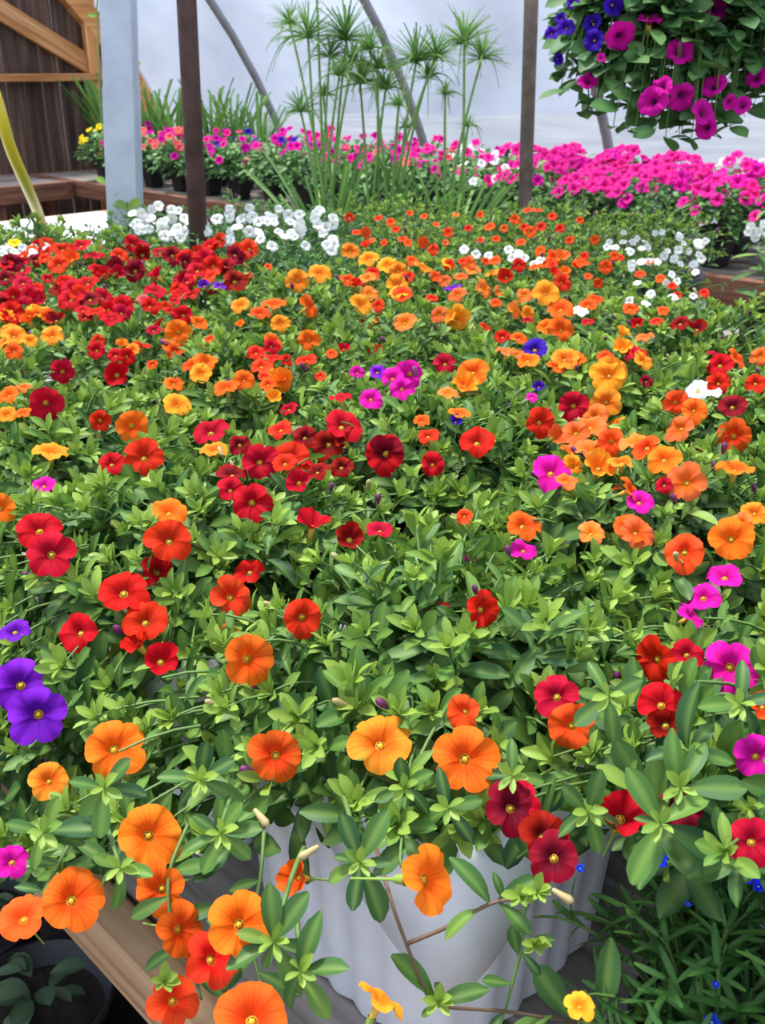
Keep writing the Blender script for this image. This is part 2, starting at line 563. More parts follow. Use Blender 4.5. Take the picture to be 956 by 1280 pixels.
def flower_mesh(col, variant, kind='cal'):
    key = (col, variant, kind)
    if key in _fl:
        return _fl[key]
    r0 = random.Random(100 + variant * 7)
    na, nr = (50, 7) if kind != 'small' else (25, 4)
    rows = np.linspace(0.13, 1.0, nr)
    V, UVv = [], []
    lob = [r0.uniform(0.84, 1.08) for _ in range(5)]
    lift = [r0.uniform(-0.24, 0.16) for _ in range(5)]
    notch = r0.uniform(0.75, 1.35) * {'cal': 0.19, 'pet': 0.09, 'small': 0.16, 'lob': 0.5}[kind]
    for r in rows:
        for j in range(na):
            th = 2 * PI * j / na
            l = j * 5 / na
            li = int(l) % 5
            f = l - int(l)
            c = abs(math.sin(PI * f))                  # 0 at notch, 1 at lobe centre
            R = (1 - notch) + notch * (c ** 0.55)
            R *= 1 + (lob[li] - 1) * c
            if f > 0.42 and f < 0.58:
                R -= 0.015
            rr = r * (R if r > 0.3 else R * (r / 0.3) + (1 - r / 0.3) * 0.92)
            t = (r - 0.13) / 0.87
            z = -0.34 * (1 - t) ** 3.2 + 0.02 * math.sin(t * PI)
            z += -0.10 * (t ** 3) * c                  # lobes bend back
            z += lift[li] * c * t ** 2 * (0.9 if variant else 0.4)
            z += 0.055 * (1 - c) ** 2 * t              # raised fold between lobes
            z -= 0.05 * t * math.exp(-((f - 0.5) / 0.07) ** 2)
            z += 0.035 * math.sin(th * 11 + variant) * t ** 3 + 0.10 * math.sin(th + variant * 2.1) * t ** 2 * (variant > 3)
            if variant == 3:                           # half closed
                rr *= 1 - 0.22 * t ** 2
                z += 0.28 * t ** 2
            if kind == 'pet':
                z -= 0.12 * (1 - t) ** 2
                z += 0.04 * math.sin(th * 9 + 1.3 * variant) * t ** 2
            V.append((rr * math.cos(th), rr * math.sin(th), z))
            UVv.append((j / na, r))
    nv = len(V)
    V.append((0, 0, -0.55)); UVv.append((0.1, 0.0))
    F, UV = [], []
    for i in range(nr - 1):
        for j in range(na):
            k = (j + 1) % na
            q = (i * na + j, (i + 1) * na + j, (i + 1) * na + k, i * na + k)
            F.append(q)
            for s, vi in enumerate(q):
                u, v = UVv[vi]
                if k == 0 and s in (2, 3):
                    u = 1.0
                UV.append((u, v))
    for j in range(na):
        k = (j + 1) % na
        F.append((nv, j, k))
        UV += [(0.1, 0.0), UVv[j], (1.0 if k == 0 else UVv[k][0], UVv[k][1])]
    me = bpy.data.meshes.new('flower')
    me.from_pydata(V, [], F)
    l = me.uv_layers.new(name='UVMap')
    l.data.foreach_set('uv', np.array(UV, dtype=np.float32).ravel())
    me.polygons.foreach_set('use_smooth', [True] * len(F))
    me.materials.append(PET[col])
    me.update()
    _fl[key] = me
    return me


def throat_mesh():
    V, F = [(0, 0, -0.21)], []
    na = 10
    for r, z in ((0.05, -0.22), (0.095, -0.26), (0.11, -0.32)):
        for j in range(na):
            a = 2 * PI * j / na
            k = 1 + 0.08 * math.cos(5 * a)
            V.append((r * k * math.cos(a), r * k * math.sin(a), z + 0.012 * math.cos(5 * a)))
    for j in range(na):
        F.append((0, 1 + j, 1 + (j + 1) % na))
    for i in range(2):
        for j in range(na):
            k = (j + 1) % na
            F.append((1 + i * na + j, 1 + (i + 1) * na + j, 1 + (i + 1) * na + k, 1 + i * na + k))
    me = bpy.data.meshes.new('throat')
    me.from_pydata(V, [], F)
    me.polygons.foreach_set('use_smooth', [True] * len(F))
    return me


THROAT = throat_mesh(); THROAT.materials.append(M_THROAT)
THROAT_DK = throat_mesh(); THROAT_DK.materials.append(M_THROAT_DK)
TUBE = lathe('flower_tube', [(0.13, -0.27), (0.17, -0.30), (0.15, -0.55), (0.11, -0.85), (0.07, -1.05)], M_TUBE, 8)
CALYX = lathe('calyx', [(0.19, -0.80), (0.16, -0.86), (0.12, -1.1), (0.045, -1.25), (0.04, -1.8), (0.03, -2.6)], M_CALYX, 7)


def flower(parent, pos, normal, size, col, origin, kind='cal', parts=True, spin=None, variant=None):
    if variant is None:
        variant = random.choice((0, 1, 2, 4, 5, 6, 7, 3)) if kind == 'cal' else random.choice((0, 1, 2))
    o = bpy.data.objects.new('flower', flower_mesh(col, variant, kind))
    COL.objects.link(o)
    o.parent = parent
    q = Vector(normal).normalized().to_track_quat('Z', 'Y')
    sq = random.uniform(0, 2 * PI) if spin is None else spin
    m = (q @ Quaternion((0, 0, 1), sq)).to_matrix().to_4x4() @ Matrix.Scale(size / 2, 4)
    m.translation = Vector((np.asarray(pos) - origin).tolist())
    o.matrix_local = m
    if parts:
        t = bpy.data.objects.new('throat', THROAT_DK if col in 'NH' else THROAT); COL.objects.link(t); t.parent = o
        if kind == 'pet':
            t.location = (0, 0, -0.10)
        c = bpy.data.objects.new('flower_tube', TUBE); COL.objects.link(c); c.parent = o
        if kind == 'pet':
            c.location = (0, 0, -0.2)
        c = bpy.data.objects.new('calyx', CALYX); COL.objects.link(c); c.parent = o
    return o


BUD_ME = lathe('bud', [(0.0, 1.0), (0.18, 0.92), (0.26, 0.7), (0.22, 0.35), (0.15, 0.1), (0.13, 0.0)], M_BUD, 7)
BUD_PALE_ME = lathe('bud', [(0.0, 1.0), (0.1, 0.98), (0.2, 0.8), (0.15, 0.4), (0.12, 0.1), (0.1, 0.0)], M_BUD_PALE, 7)


def bud(parent, pos, d, length, origin, pale=False):
    o = bpy.data.objects.new('bud', BUD_PALE_ME if pale else BUD_ME)
    COL.objects.link(o)
    o.parent = parent
    m = Vector(d).normalized().to_track_quat('Z', 'Y').to_matrix().to_4x4() @ Matrix.Scale(length, 4)
    m.translation = Vector((np.asarray(pos) - origin).tolist())
    o.matrix_local = m


# ================================================================== THE HOUSE
UC, ZC, RAD = 1.4, -0.6, 3.74              # hoop centre line and radius
W_END, W_NEAR = 7.15, -3.2
BENCH_Z = 0.75


def arch(a):                               # a = angle from +u
    return UC + RAD * math.cos(a), ZC + RAD * math.sin(a)


a_lo = math.asin((0.0 - ZC) / RAD)

# floor inside, ground outside
me = np_mesh('floor', [W(-2.4, W_NEAR, 0), W(5.2, W_NEAR, 0), W(5.2, W_END + 0.1, 0), W(-2.4, W_END + 0.1, 0)], [(0, 1, 2, 3)], M_GROUND, False)
tag(mesh_obj('floor', me), 'dark dirt floor under the greenhouse benches', 'floor', kind='structure')
me = np_mesh('outside_ground', [(-60, -60, -0.02), (60, -60, -0.02), (60, 60, -0.02), (-60, 60, -0.02)], [(0, 1, 2, 3)], M_GRASSGROUND, False)
tag(mesh_obj('ground', me), 'dull green ground outside behind the plastic film', 'ground', kind='structure')

# film cover: one curved skin
na = 40
V, F = [], []
ws = np.linspace(W_NEAR, W_END, 24)
for i in range(na + 1):
    a = a_lo + (PI - 2 * a_lo) * i / na
    for j, w in enumerate(ws):
        u, z = arch(a)
        sag = 0.012 * math.sin(j * 2.1) * math.sin(i * 0.8)
        V.append(W(u + sag, w, z))
for i in range(na):
    for j in range(len(ws) - 1):
        q = i * len(ws) + j
        F.append((q, q + 1, q + len(ws) + 1, q + len(ws)))
film = mesh_obj('wall_back', np_mesh('wall_back', np.array(V), np.array(F), M_FILM))
tag(film, 'hazy bluish plastic film curving over the greenhouse hoops', 'plastic film', kind='structure')


def w_for_px(px, z):                       # where along the house the hoop foot shows at this column
    u = UC + math.sqrt(RAD ** 2 - (z - ZC) ** 2) - 0.06
    best = min(np.linspace(0, 7, 1401), key=lambda w: abs(project(W(u, w, z))[0, 0] - px))
    return float(best)


hoop_ws = [w_for_px(352, 1.02), w_for_px(530, 1.02), w_for_px(764, 1.0)]
hoop_ws += [hoop_ws[2] - 1.25, hoop_ws[2] - 2.5]
ang = np.linspace(a_lo, PI - a_lo, 36)
for w in hoop_ws:
    pts = [W(UC + (RAD - 0.06) * math.cos(a), w, max(0.0, ZC + (RAD - 0.06) * math.sin(a))) for a in ang]
    mesh_obj('hoop', tube_mesh('hoop', pts, 0.026, M_HOOP, 10), film)
# base board along the film
me = box_mesh('baseboard', 10.2, 0.04, 0.2, M_GREYWOOD)
bb = mesh_obj('baseboard_back', me)
bb.location = W(UC + RAD * math.cos(a_lo) - 0.05, 2.0, 0.1); bb.rotation_euler = (0, 0, PI / 4 + PI / 2)
tag(bb, 'weathered base board along the foot of the plastic film', 'baseboard', kind='structure')

# wooden end wall: vertical planks cut to the arch
wall = empty('wall_left', W(UC, W_END, 0), UWROT)
tag(wall, 'dark weathered plank end wall with orange lumber framing', 'wall', kind='structure')
pw = 0.135
u = -2.05
while u < 4.78:
    top = ZC + math.sqrt(max(0.0, (RAD - 0.05) ** 2 - (max(abs(u - UC), abs(u + pw - UC))) ** 2))
    if top > 0.1:
        me = box_mesh('plank', top, pw - 0.008, 0.022, M_WALLWOOD, 0.003)
        p = mesh_obj('plank', me, wall)
        p.location = (u + pw / 2 - UC, 0.03 + 0.006 * random.random(), top / 2)
        p.rotation_euler = (0, PI / 2, PI / 2)
        p.rotation_euler = Matrix(((0, 1, 0), (0, 0, 1), (1, 0, 0))).to_euler()
    u += pw


def wall_timber(name, ua, za, ub, zb, width, thick, mat, y=-0.03):
    L = math.hypot(ub - ua, zb - za)
    me = box_mesh(name, L, width, thick, mat, 0.004)
    p = mesh_obj(name, me, wall)
    dx, dz = (ub - ua) / L, (zb - za) / L
    p.rotation_euler = Matrix(((dx, -dz, 0), (0, 0, -1), (dz, dx, 0))).to_euler()
    p.location = ((ua + ub) / 2 - UC, y, (za + zb) / 2)
    return p


def uz_on_wall(px, py, wl):
    r = ray(px, py)
    ru, rw = (r[0] + r[1]) / S2, (r[1] - r[0]) / S2
    t = wl / rw
    return ru * t, CAM[2] + r[2] * t


wl = W_END - 0.05
ua, za = uz_on_wall(-60, 98, wl); ub, zb = uz_on_wall(130, 96, wl)
wall_timber('rail', ua - 2, za, ub, za, 0.05, 0.09, M_NEWWOOD, -0.05)
ua, za = uz_on_wall(-10, 5, wl); ub, zb = uz_on_wall(114, 82, wl)
k = (za - zb) / (ua - ub)
wall_timber('brace', ua - 0.9, za - 0.9 * k, ub, zb, 0.13, 0.04, M_NEWWOOD, -0.03)
ua, za = uz_on_wall(114, 50, wl)
wall_timber('stud', ua, 0.0, ua, 2.35, 0.10, 0.05, M_NEWWOOD, -0.04)
# curved orange rim against the film
pts = [(UC + (RAD - 0.11) * math.cos(a) - UC, -0.05, ZC + (RAD - 0.11) * math.sin(a)) for a in np.linspace(a_lo + 0.03, 1.3, 30)]
V, F = [], []
for i, a in enumerate(np.linspace(a_lo + 0.03, 1.35, 30)):
    for rr, yy in ((RAD - 0.05, -0.07), (RAD - 0.19, -0.07), (RAD - 0.19, 0.02), (RAD - 0.05, 0.02)):
        V.append((rr * math.cos(a), yy, ZC + rr * math.sin(a)))
    if i:
        for j in range(4):
            k = (j + 1) % 4
            F.append((i * 4 - 4 + j, i * 4 - 4 + k, i * 4 + k, i * 4 + j))
mesh_obj('arch_rim', np_mesh('arch_rim', np.array(V), np.array(F), M_NEWWOOD, False), wall)

# ================================================================== BENCHES


def bench(name, u0, u1, w0, w1, label, plank_mat, edge_mat, leg_mat, edge_h=0.09, along='w', group=None):
    root = empty(name, W((u0 + u1) / 2, (w0 + w1) / 2, 0), UWROT)
    tag(root, label, 'bench', group)
    su, sw = u1 - u0, w1 - w0
    zt = BENCH_Z
    n = max(2, round(su / 0.145)) if along == 'w' else max(2, round(sw / 0.145))
    step = (su - 0.08) / n if along == 'w' else (sw - 0.08) / n
    L = (sw if along == 'w' else su) - 0.08
    me = box_mesh('plank', L, step - 0.012, 0.022, plank_mat, 0.003)
    for i in range(n):
        p = mesh_obj('plank', me, root)
        off = -(su if along == 'w' else sw) / 2 + 0.04 + (i + 0.5) * step
        if along == 'w':
            p.location = (off, 0, zt - 0.011); p.rotation_euler = (0, 0, PI / 2)
        else:
            p.location = (0, off, zt - 0.011)
    mew = box_mesh('edge_board', sw, 0.04, edge_h, edge_mat, 0.004)
    meu = box_mesh('edge_board', su - 0.08, 0.04, edge_h, edge_mat, 0.004)
    for s in (-1, 1):
        p = mesh_obj('edge_board', mew, root); p.location = (s * (su / 2 - 0.02), 0, zt - edge_h / 2 + 0.004); p.rotation_euler = (0, 0, PI / 2)
        p = mesh_obj('edge_board', meu, root); p.location = (0, s * (sw / 2 - 0.02), zt - edge_h / 2 + 0.004)
    lm = box_mesh('leg', zt - 0.03, 0.085, 0.085, leg_mat, 0.004)
    nl = max(2, round(sw / 1.3) + 1)
    for i in range(nl):
        for s in (-1, 1):
            p = mesh_obj('leg', lm, root)
            p.rotation_euler = (0, PI / 2, 0)
            p.location = (s * (su / 2 - (0.09 if su < 2 else 0.5)), -sw / 2 + 0.09 + (sw - 0.18) * i / (nl - 1), (zt - 0.03) / 2)
    return root


bench('plant_bench', 0.285, 2.80, -1.3, 4.85, 'wide weathered wooden bench carrying the mixed calibrachoa pots', M_GREYWOOD, M_BENCH, M_BENCH, 0.06)
me = box_mesh('plastic_sheet', 2.40, 2.02, 0.006, M_POTWHITE, 0.002)
p = mesh_obj('plastic_sheet', me)
p.location = W(1.54, 3.80, BENCH_Z + 0.0045); p.rotation_euler = UWROT
tag(p, 'white plastic sheet covering the empty end of the near bench', 'sheet')
bench('plant_bench', 3.42, 4.62, -0.9, 6.9, 'long weathered plank bench along the plastic film with petunias', M_GREYWOOD, M_BENCH_RED, M_BENCH_RED, 0.10)
bench('plant_bench', 0.6, 3.40, 6.25, 6.98, 'brown bench against the plank end wall', M_GREYWOOD, M_BENCH_RED, M_BENCH_RED, 0.11, 'u')

# ================================================================== POSTS AND HOSE


def leaning_pipe(name, px0, py0, px1, py1, depth, r, mat, label, z_foot, z_top=None):
    a = at_depth(px1, py1, depth)                    # low visible point
    d0 = ray(px0, py0)
    # second point on the upper pixel, at the same distance along the bench normal (same y)
    b = CAM + d0 * ((a[1] - CAM[1]) / d0[1])
    dv = (b - a) / (b[2] - a[2])
    if z_top is None:
        z_top = 2.9
    foot, top = a + dv * (z_foot - a[2]), a + dv * (z_top - a[2])
    root = empty(name, foot)
    tag(root, label, 'post')
    return root, foot, top, dv


root, foot, top, _ = leaning_pipe('support_pole', 233, 0, 249, 318, 2.25, 0.021, M_RUST, 'brown rusty round steel pole rising from the red flowers', BENCH_Z)
mesh_obj('pole', tube_mesh('pole', [np.zeros(3), (top - foot) * 0.5, top - foot], 0.0205, M_RUST, 16), root)
mesh_obj('collar', tube_mesh('collar', [(top - foot) * 0.0, (top - foot) * 0.02], 0.03, M_RUST, 16), root)
root, foot, top, _ = leaning_pipe('support_pole', 664, 0, 656, 255, 3.1, 0.021, M_RUST_PALE, 'grey weathered slender pipe standing among coral flowers by the aisle', BENCH_Z)
mesh_obj('pole', tube_mesh('pole', [np.zeros(3), (top - foot) * 0.5, top - foot], 0.021, M_RUST_PALE, 16), root)
mesh_obj('collar', tube_mesh('collar', [(top - foot) * 0.0, (top - foot) * 0.02], 0.03, M_RUST_PALE, 16), root)

# galvanized channel post with a lip and a joint
root, foot, top, dv = leaning_pipe('steel_post', 148, 0, 157, 270, 2.75, 0.04, M_GALV, 'galvanized steel post with a vine climbing its face', BENCH_Z)
L = float(np.linalg.norm(top - foot))
STEEL_FOOT, STEEL_DV = foot, dv
rotm = Vector(top - foot).to_track_quat('Z', 'Y')
bm = bmesh.new()
hw, dp, th = 0.043, 0.04, 0.004
prof = [(-hw, -dp), (-hw + 0.012, -dp), (-hw + 0.016, -dp + 0.006), (-0.006, -dp + 0.006), (0, -dp + 0.012), (0.006, -dp + 0.006), (hw - 0.016, -dp + 0.006), (hw - 0.012, -dp), (hw, -dp), (hw, dp), (-hw, dp)]


def prism(bm, prof, z0, z1):
    a = [bm.verts.new((x, y, z0)) for x, y in prof]
    b2 = [bm.verts.new((x, y, z1)) for x, y in prof]
    n = len(prof)
    for i in range(n):
        bm.faces.new((a[i], a[(i + 1) % n], b2[(i + 1) % n], b2[i]))
    bm.faces.new(a[::-1]); bm.faces.new(b2)


Zj = 0.92 * 1.0
zj = float((at_depth(150, 108, 2.75)[2] - foot[2]))
prism(bm, prof, 0, zj)
me = bpy.data.meshes.new('lower_channel'); bm.to_mesh(me); bm.free(); me.materials.append(M_GALV)
p = mesh_obj('lower_channel', me, root); p.rotation_mode = 'QUATERNION'; p.rotation_quaternion = rotm
bm = bmesh.new()
prism(bm, [(x * 0.955, y * 0.955) for x, y in prof], zj - 0.03, L)
me = bpy.data.meshes.new('upper_channel'); bm.to_mesh(me); bm.free(); me.materials.append(M_GALV)
p = mesh_obj('upper_channel', me, root); p.rotation_mode = 'QUATERNION'; p.rotation_quaternion = rotm

# hose
h0 = at_depth(-60, -60, 2.1)
pts = [h0 + np.array([-0.10, 0, 1.02]), h0 + np.array([-0.07, 0, 0.5]), h0, at_depth(-28, 50, 2.1), at_depth(-2, 132, 2.12), at_depth(12, 182, 2.18), at_depth(30, 225, 2.3), at_depth(46, 262, 2.5), at_depth(56, 290, 2.8)]
pts.append(at_height(62, 300, BENCH_Z + 0.019)); pts.append(at_height(52, 306, BENCH_Z + 0.019)); pts.append(at_height(20, 312, BENCH_Z + 0.019))


def smooth_curve(P, n=6):
    P = np.asarray(P, float)
    Q = np.concatenate([[2 * P[0] - P[1]], P, [2 * P[-1] - P[-2]]])
    out = []
    for i in range(1, len(Q) - 2):
        for t in np.linspace(0, 1, n, endpoint=False):
            p0, p1, p2, p3 = Q[i - 1:i + 3]
            out.append(0.5 * ((2 * p1) + (-p0 + p2) * t + (2 * p0 - 5 * p1 + 4 * p2 - p3) * t ** 2 + (-p0 + 3 * p1 - 3 * p2 + p3) * t ** 3))
    out.append(P[-1])
    return np.array(out)


hp = smooth_curve(pts)
root = empty('garden_hose', hp[-1])
tag(root, 'yellow garden hose hanging down onto the white bench end', 'hose')
mesh_obj('hose', tube_mesh('hose', hp - hp[-1], 0.0128, M_HOSE, 10), root)

# ================================================================== PLANTS ON THE NEAR BENCH
STEP = 0.30
GU0 = 0.505
GU = [GU0 + STEP * i for i in range(8)]
GW0 = 0.442


def smooth_noise(u, w):
    return (np.sin(u * 19.1 + 1.3 * np.sin(w * 11.0)) * np.sin(w * 17.3 + 0.7) * 0.5
            + np.sin(u * 41.0 + w * 13.0 + 1.0) * np.sin(w * 37.0 - u * 9.0) * 0.5)


def canopy(u, w):
    """top of the leafy mass on the near bench"""
    u = np.asarray(u, float); w = np.asarray(w, float)
    cu = np.round((u - GU0) / STEP) * STEP + GU0
    cw = np.round((w - GW0) / STEP) * STEP + GW0
    cu = np.maximum(cu, GU0)
    d2 = ((np.maximum(u, GU0) - cu) ** 2 + (w - cw) ** 2) / (STEP * 0.5) ** 2
    h = 1.110 - 0.030 * d2 + 0.020 * smooth_noise(u, w)
    h -= 0.10 * np.clip((1.55 - u) / 1.1, 0, 1) ** 2 * 0.25
    h -= 0.30 * (np.clip(0.50 - u, 0, 1) / 0.3) ** 2 * 0.42          # spilling over the near edge
    return h


# cells of the bench that carry a pot: (row across, column along)
def species_at(px, py, u, w):
    if py < 318 and 165 < px < 425:
        return 'white'
    if py < 322 and px >= 425 and px < 745:
        return 'coral'
    if px > 735 and py < 395 and u > 1.6:
        return 'edge'
    return 'cal'


cells = {}
for i, u in enumerate(GU):
    for j in range(-3, 14):
        w = GW0 + STEP * j
        c = project(W(u, w, 1.10))[0]
        if c[2] < 0.1:
            continue
        # limits of the planted area
        if u > 1.72 and w < 1.05 + 0.15 * (u - 1.7):
            continue
        if w > 2.62 - 0.05 * u and u < 1.3:
            continue
        if w > 2.45:
            continue
        if u > 2.0 and w > 2.3:
            continue
        if (c[0] > 870 and c[1] < 425) or c[1] < 258:
            continue
        if c[0] < -330 or c[0] > 1290 or (c[1] > 1600):
            continue
        if i == 0 and w < 0.3:                # the lobelia stands here; shoots above it come from the next row
            continue
        cells[(i, j)] = dict(u=u, w=w, c=W(u, w, BENCH_Z), px=c[0], py=c[1], sp=species_at(c[0], c[1], u, w), fl=[])


def planted(u, w):
    i = int(max(0, round((u - GU0) / STEP)))
    j = int(round((w - GW0) / STEP))
    if i == 0 and j < 0:
        i = 1
    return (i, j) if (i, j) in cells else None


def foliage_floor(px):
    """lowest image row reached by the leafy mass above the white pot (stems hanging lower are built one by one)"""
    return float(np.interp(px, [-200, 0, 120, 200, 260, 330, 420, 520, 580, 700, 740, 800, 1100],
                           [1140, 1125, 1110, 1095, 1070, 1020, 1030, 1065, 1060, 1060, 1085, 1095, 1095]))


# ---- flowers: (column, row, width in px, colour, tilt 0 = faces us .. 1 = faces the sky, sideways lean)
FL = []


def fl(txt):
    for it in txt.split(';'):
        it = it.strip()
        if not it:
            continue
        p = it.split()
        FL.append((float(p[0]), float(p[1]), float(p[2]), p[3], float(p[4]) if len(p) > 4 else 0.35, float(p[5]) if len(p) > 5 else 0.0))


fl('47 660 58 R .5; 62 692 66 R .35; 212 674 62 R .3; 212 637 50 O .85; 315 628 54 R .1; 391 652 56 R .7; 437 672 50 D .5; 475 660 38 R .7;'
   '153 738 80 R .5; 291 745 60 C .5 .6; 312 823 70 O .1 .9; 378 772 54 R .05 .3; 605 762 52 R .2 .5; 201 825 60 R .15; 183 775 62 R .6; 170 803 50 R .5 -.5;'
   '95 790 58 R .5 -.4; 24 855 72 P .2; 46 893 94 P .2; 18 787 28 P .6; 143 935 80 O .25; 345 944 72 O .05; 477 927 88 Y .3; 577 890 46 C .2 -.6;'
   '582 948 90 O .45; 695 870 62 R .4; 713 908 66 C .25; 815 825 66 R .3 -.8; 860 817 40 R .4; 826 878 62 R .6; 830 905 54 D .1; 912 835 74 M .15;'
   '905 718 50 M .85; 878 745 46 M .8 -.4; 866 770 46 M .7 .6; 945 945 56 M .3; 640 1008 74 D .1; 645 1004 60 R .2; 682 1045 70 D .3 .3; 692 1072 70 D .2;'
   '778 1018 84 R .35; 188 1043 86 O .2; 198 1113 76 O .1 -.4; 368 1097 62 O .3 -.5; 91 1123 82 O .15; 26 1147 64 C .1 -.6;'
   '228 1163 74 O .2 .8; 300 1155 86 O .2 .3; 268 1197 74 C .3 .3; 217 1250 70 C .2; 316 1272 98 O .2; 62 975 52 Y .5; 15 1076 38 M .5; 540 1100 98 O .1 1.1;'
   '478 1246 70 Y 1.6 .3; 855 690 56 C .15; 915 674 58 O .1; 790 660 54 O .5; 0 635 42 O .4; 655 655 46 O .5; 655 686 38 M .6; 690 588 58 M .65;'
   '858 603 52 S .25; 797 665 48 S .5 .4; 955 882 40 O .4; 725 1256 22 Y .5; 740 665 30 S .6; 940 1052 40 R .4; 850 1010 40 D .5')
fl('145 468 43 R .1; 78 464 33 R .15; 58 504 45 R .1; 125 526 29 R .1; 165 532 43 O .05; 65 562 48 Y .8; 55 605 26 M .7; 140 578 38 R .6; 180 570 54 R .25;'
   '222 505 38 Y .5; 217 478 28 O .4; 8 517 28 Y .7; 10 492 30 O .8; 30 483 22 S .6; 28 515 22 O .7; 262 537 54 R .45; 268 560 38 Y .75; 305 475 31 O .15;'
   '282 482 36 O .85; 355 474 34 O .2 .9; 342 495 26 Y .5; 250 466 30 Y .6; 325 577 48 R .35; 365 570 52 R .4; 372 602 42 R .5; 300 555 30 D .5; 290 590 42 D .7;'
   '410 555 46 D .15; 427 583 26 D .5; 360 510 26 R .6; 425 495 32 R .9; 430 530 56 R .7 .3; 350 535 32 C .6; 463 498 33 M .25; 480 567 64 R .15; 482 568 50 D .1;'
   '511 468 39 M .1; 490 472 31 M .4; 502 485 34 M .4; 590 464 46 O .6; 582 481 46 Y .6; 560 490 26 S .6; 575 515 30 O .9; 570 526 22 V .5; 597 550 50 R .5;'
   '541 580 34 R .15; 535 543 26 R .85; 677 527 42 R .3 .7; 673 483 20 V .6; 665 496 16 M .5; 716 507 42 R .25; 720 540 38 S .5; 716 562 38 S .7; 527 525 22 O .7;'
   '580 645 22 C .5; 757 503 41 Y .1; 760 469 52 Y .4; 738 531 46 S .85; 763 552 38 C .15; 797 550 54 S .9; 740 560 48 S .8; 750 582 56 Y .6; 845 503 36 C .05;'
   '868 512 38 O .35; 848 535 40 S .3 -.9; 918 545 48 O .1; 830 573 46 O .3; 920 583 52 O .85; 790 612 42 O .5 .8; 872 487 34 W .7; 890 490 28 W .8; 898 478 32 R .4;'
   '916 507 38 D .5; 945 478 28 R .4; 808 476 18 D .5; 830 606 22 R .5; 800 626 24 M .6; 945 640 26 Y .5; 925 655 34 S .4 -.9; 115 700 0 R')
FL = [f for f in FL if f[2] > 0]
fl('78 310 40 R .6; 100 305 44 R .7; 90 322 36 C .6; 72 330 30 C .4; 118 318 36 R .8; 178 318 31 D .25; 168 338 31 D .25; 175 302 34 R .9; 200 315 22 R .5;'
   '215 318 34 D .5; 235 322 32 R .5; 28 352 28 R .6; 45 360 22 R .5; 60 348 18 R .5; 85 355 36 R .6; 108 352 32 R .7; 88 372 40 R .7; 112 372 30 D .6;'
   '15 390 36 R .5; 5 372 26 R .5; 130 340 26 R .7; 195 362 34 R .9; 153 383 33 R .5; 118 388 28 R .8; 135 394 24 R .8; 230 350 30 R .6; 218 376 15 R .5;'
   '214 388 15 R .5; 180 375 20 G .5; 192 412 20 R .5; 48 387 32 Y .8; 18 418 34 Y .7; 65 418 32 Y .6; 38 425 22 Y .6; 17 438 26 O .5; 122 425 19 R .5;'
   '152 430 24 Y .8; 178 430 28 R .8; 222 415 36 O .3; 218 438 25 O .5; 240 455 28 C .6; 18 303 18 K .7; 40 312 16 C .6; 55 322 20 C .6; 8 330 20 R .6; 150 318 24 C .7;'
   '266 332 29 R .3; 248 336 36 R .5; 285 328 18 R .6; 294 350 36 D .4; 255 356 20 P .5; 275 356 20 P .6; 300 380 28 Y .8; 343 378 34 O .8; 325 390 28 O .7;'
   '372 350 32 Y .3; 400 340 34 Y .65; 388 382 36 O .8 .7; 385 425 31 O .05; 382 448 33 C .95; 320 440 24 C .6; 327 456 30 C .8; 342 446 24 C .7; 255 450 34 O .8;'
   '445 355 23 R .5; 452 380 32 Y .6 .7; 462 366 26 S .6; 438 313 27 Y .4; 460 322 28 Y .6; 430 435 20 R .6; 415 442 16 C .6; 447 465 22 M .4; 471 464 24 P .5;'
   '335 333 12 C .4; 262 423 16 C .7; 572 397 35 Y .05; 484 330 30 Y .5; 497 338 27 Y .5; 530 333 28 Y .7 .5; 515 325 19 C .4; 510 346 18 C .4; 497 355 31 Y .5;'
   '500 363 31 Y .8; 505 402 32 S .6; 566 358 24 P .8; 606 360 28 S .6 .4; 590 335 27 S .6; 632 346 28 R .4; 656 368 24 S .5; 683 365 37 Y .5; 645 387 28 S .35 .5;'
   '700 384 36 O .75; 700 412 37 O .1; 683 407 27 O .5; 669 435 35 V .5; 706 447 37 Y .7; 645 440 24 S .6; 650 422 24 O .9; 556 453 31 R .3; 607 408 20 R .8 .6;'
   '628 420 22 R .5; 725 388 22 W .6; 788 385 22 C .5; 778 433 33 Y .5; 805 450 30 Y .6 .6; 764 466 45 Y .3; 757 445 22 C .5; 720 447 26 O .5; 850 403 26 D .7;'
   '872 409 32 D .7; 900 455 35 R .4; 895 442 28 R .8; 922 447 34 O .5 .8; 900 476 24 D .5; 950 445 28 S .5; 820 401 18 C .6; 735 401 18 R .7; 735 380 26 O .7; 745 372 24 O .7;'
   '465 345 18 C .5; 545 345 18 C .6; 575 345 20 S .7; 620 378 18 O .6; 540 372 18 C .7; 660 400 16 R .6; 330 470 18 C .6; 400 470 16 C .6; 300 405 18 O .7; 190 455 16 O .6')
n_named = len(FL)
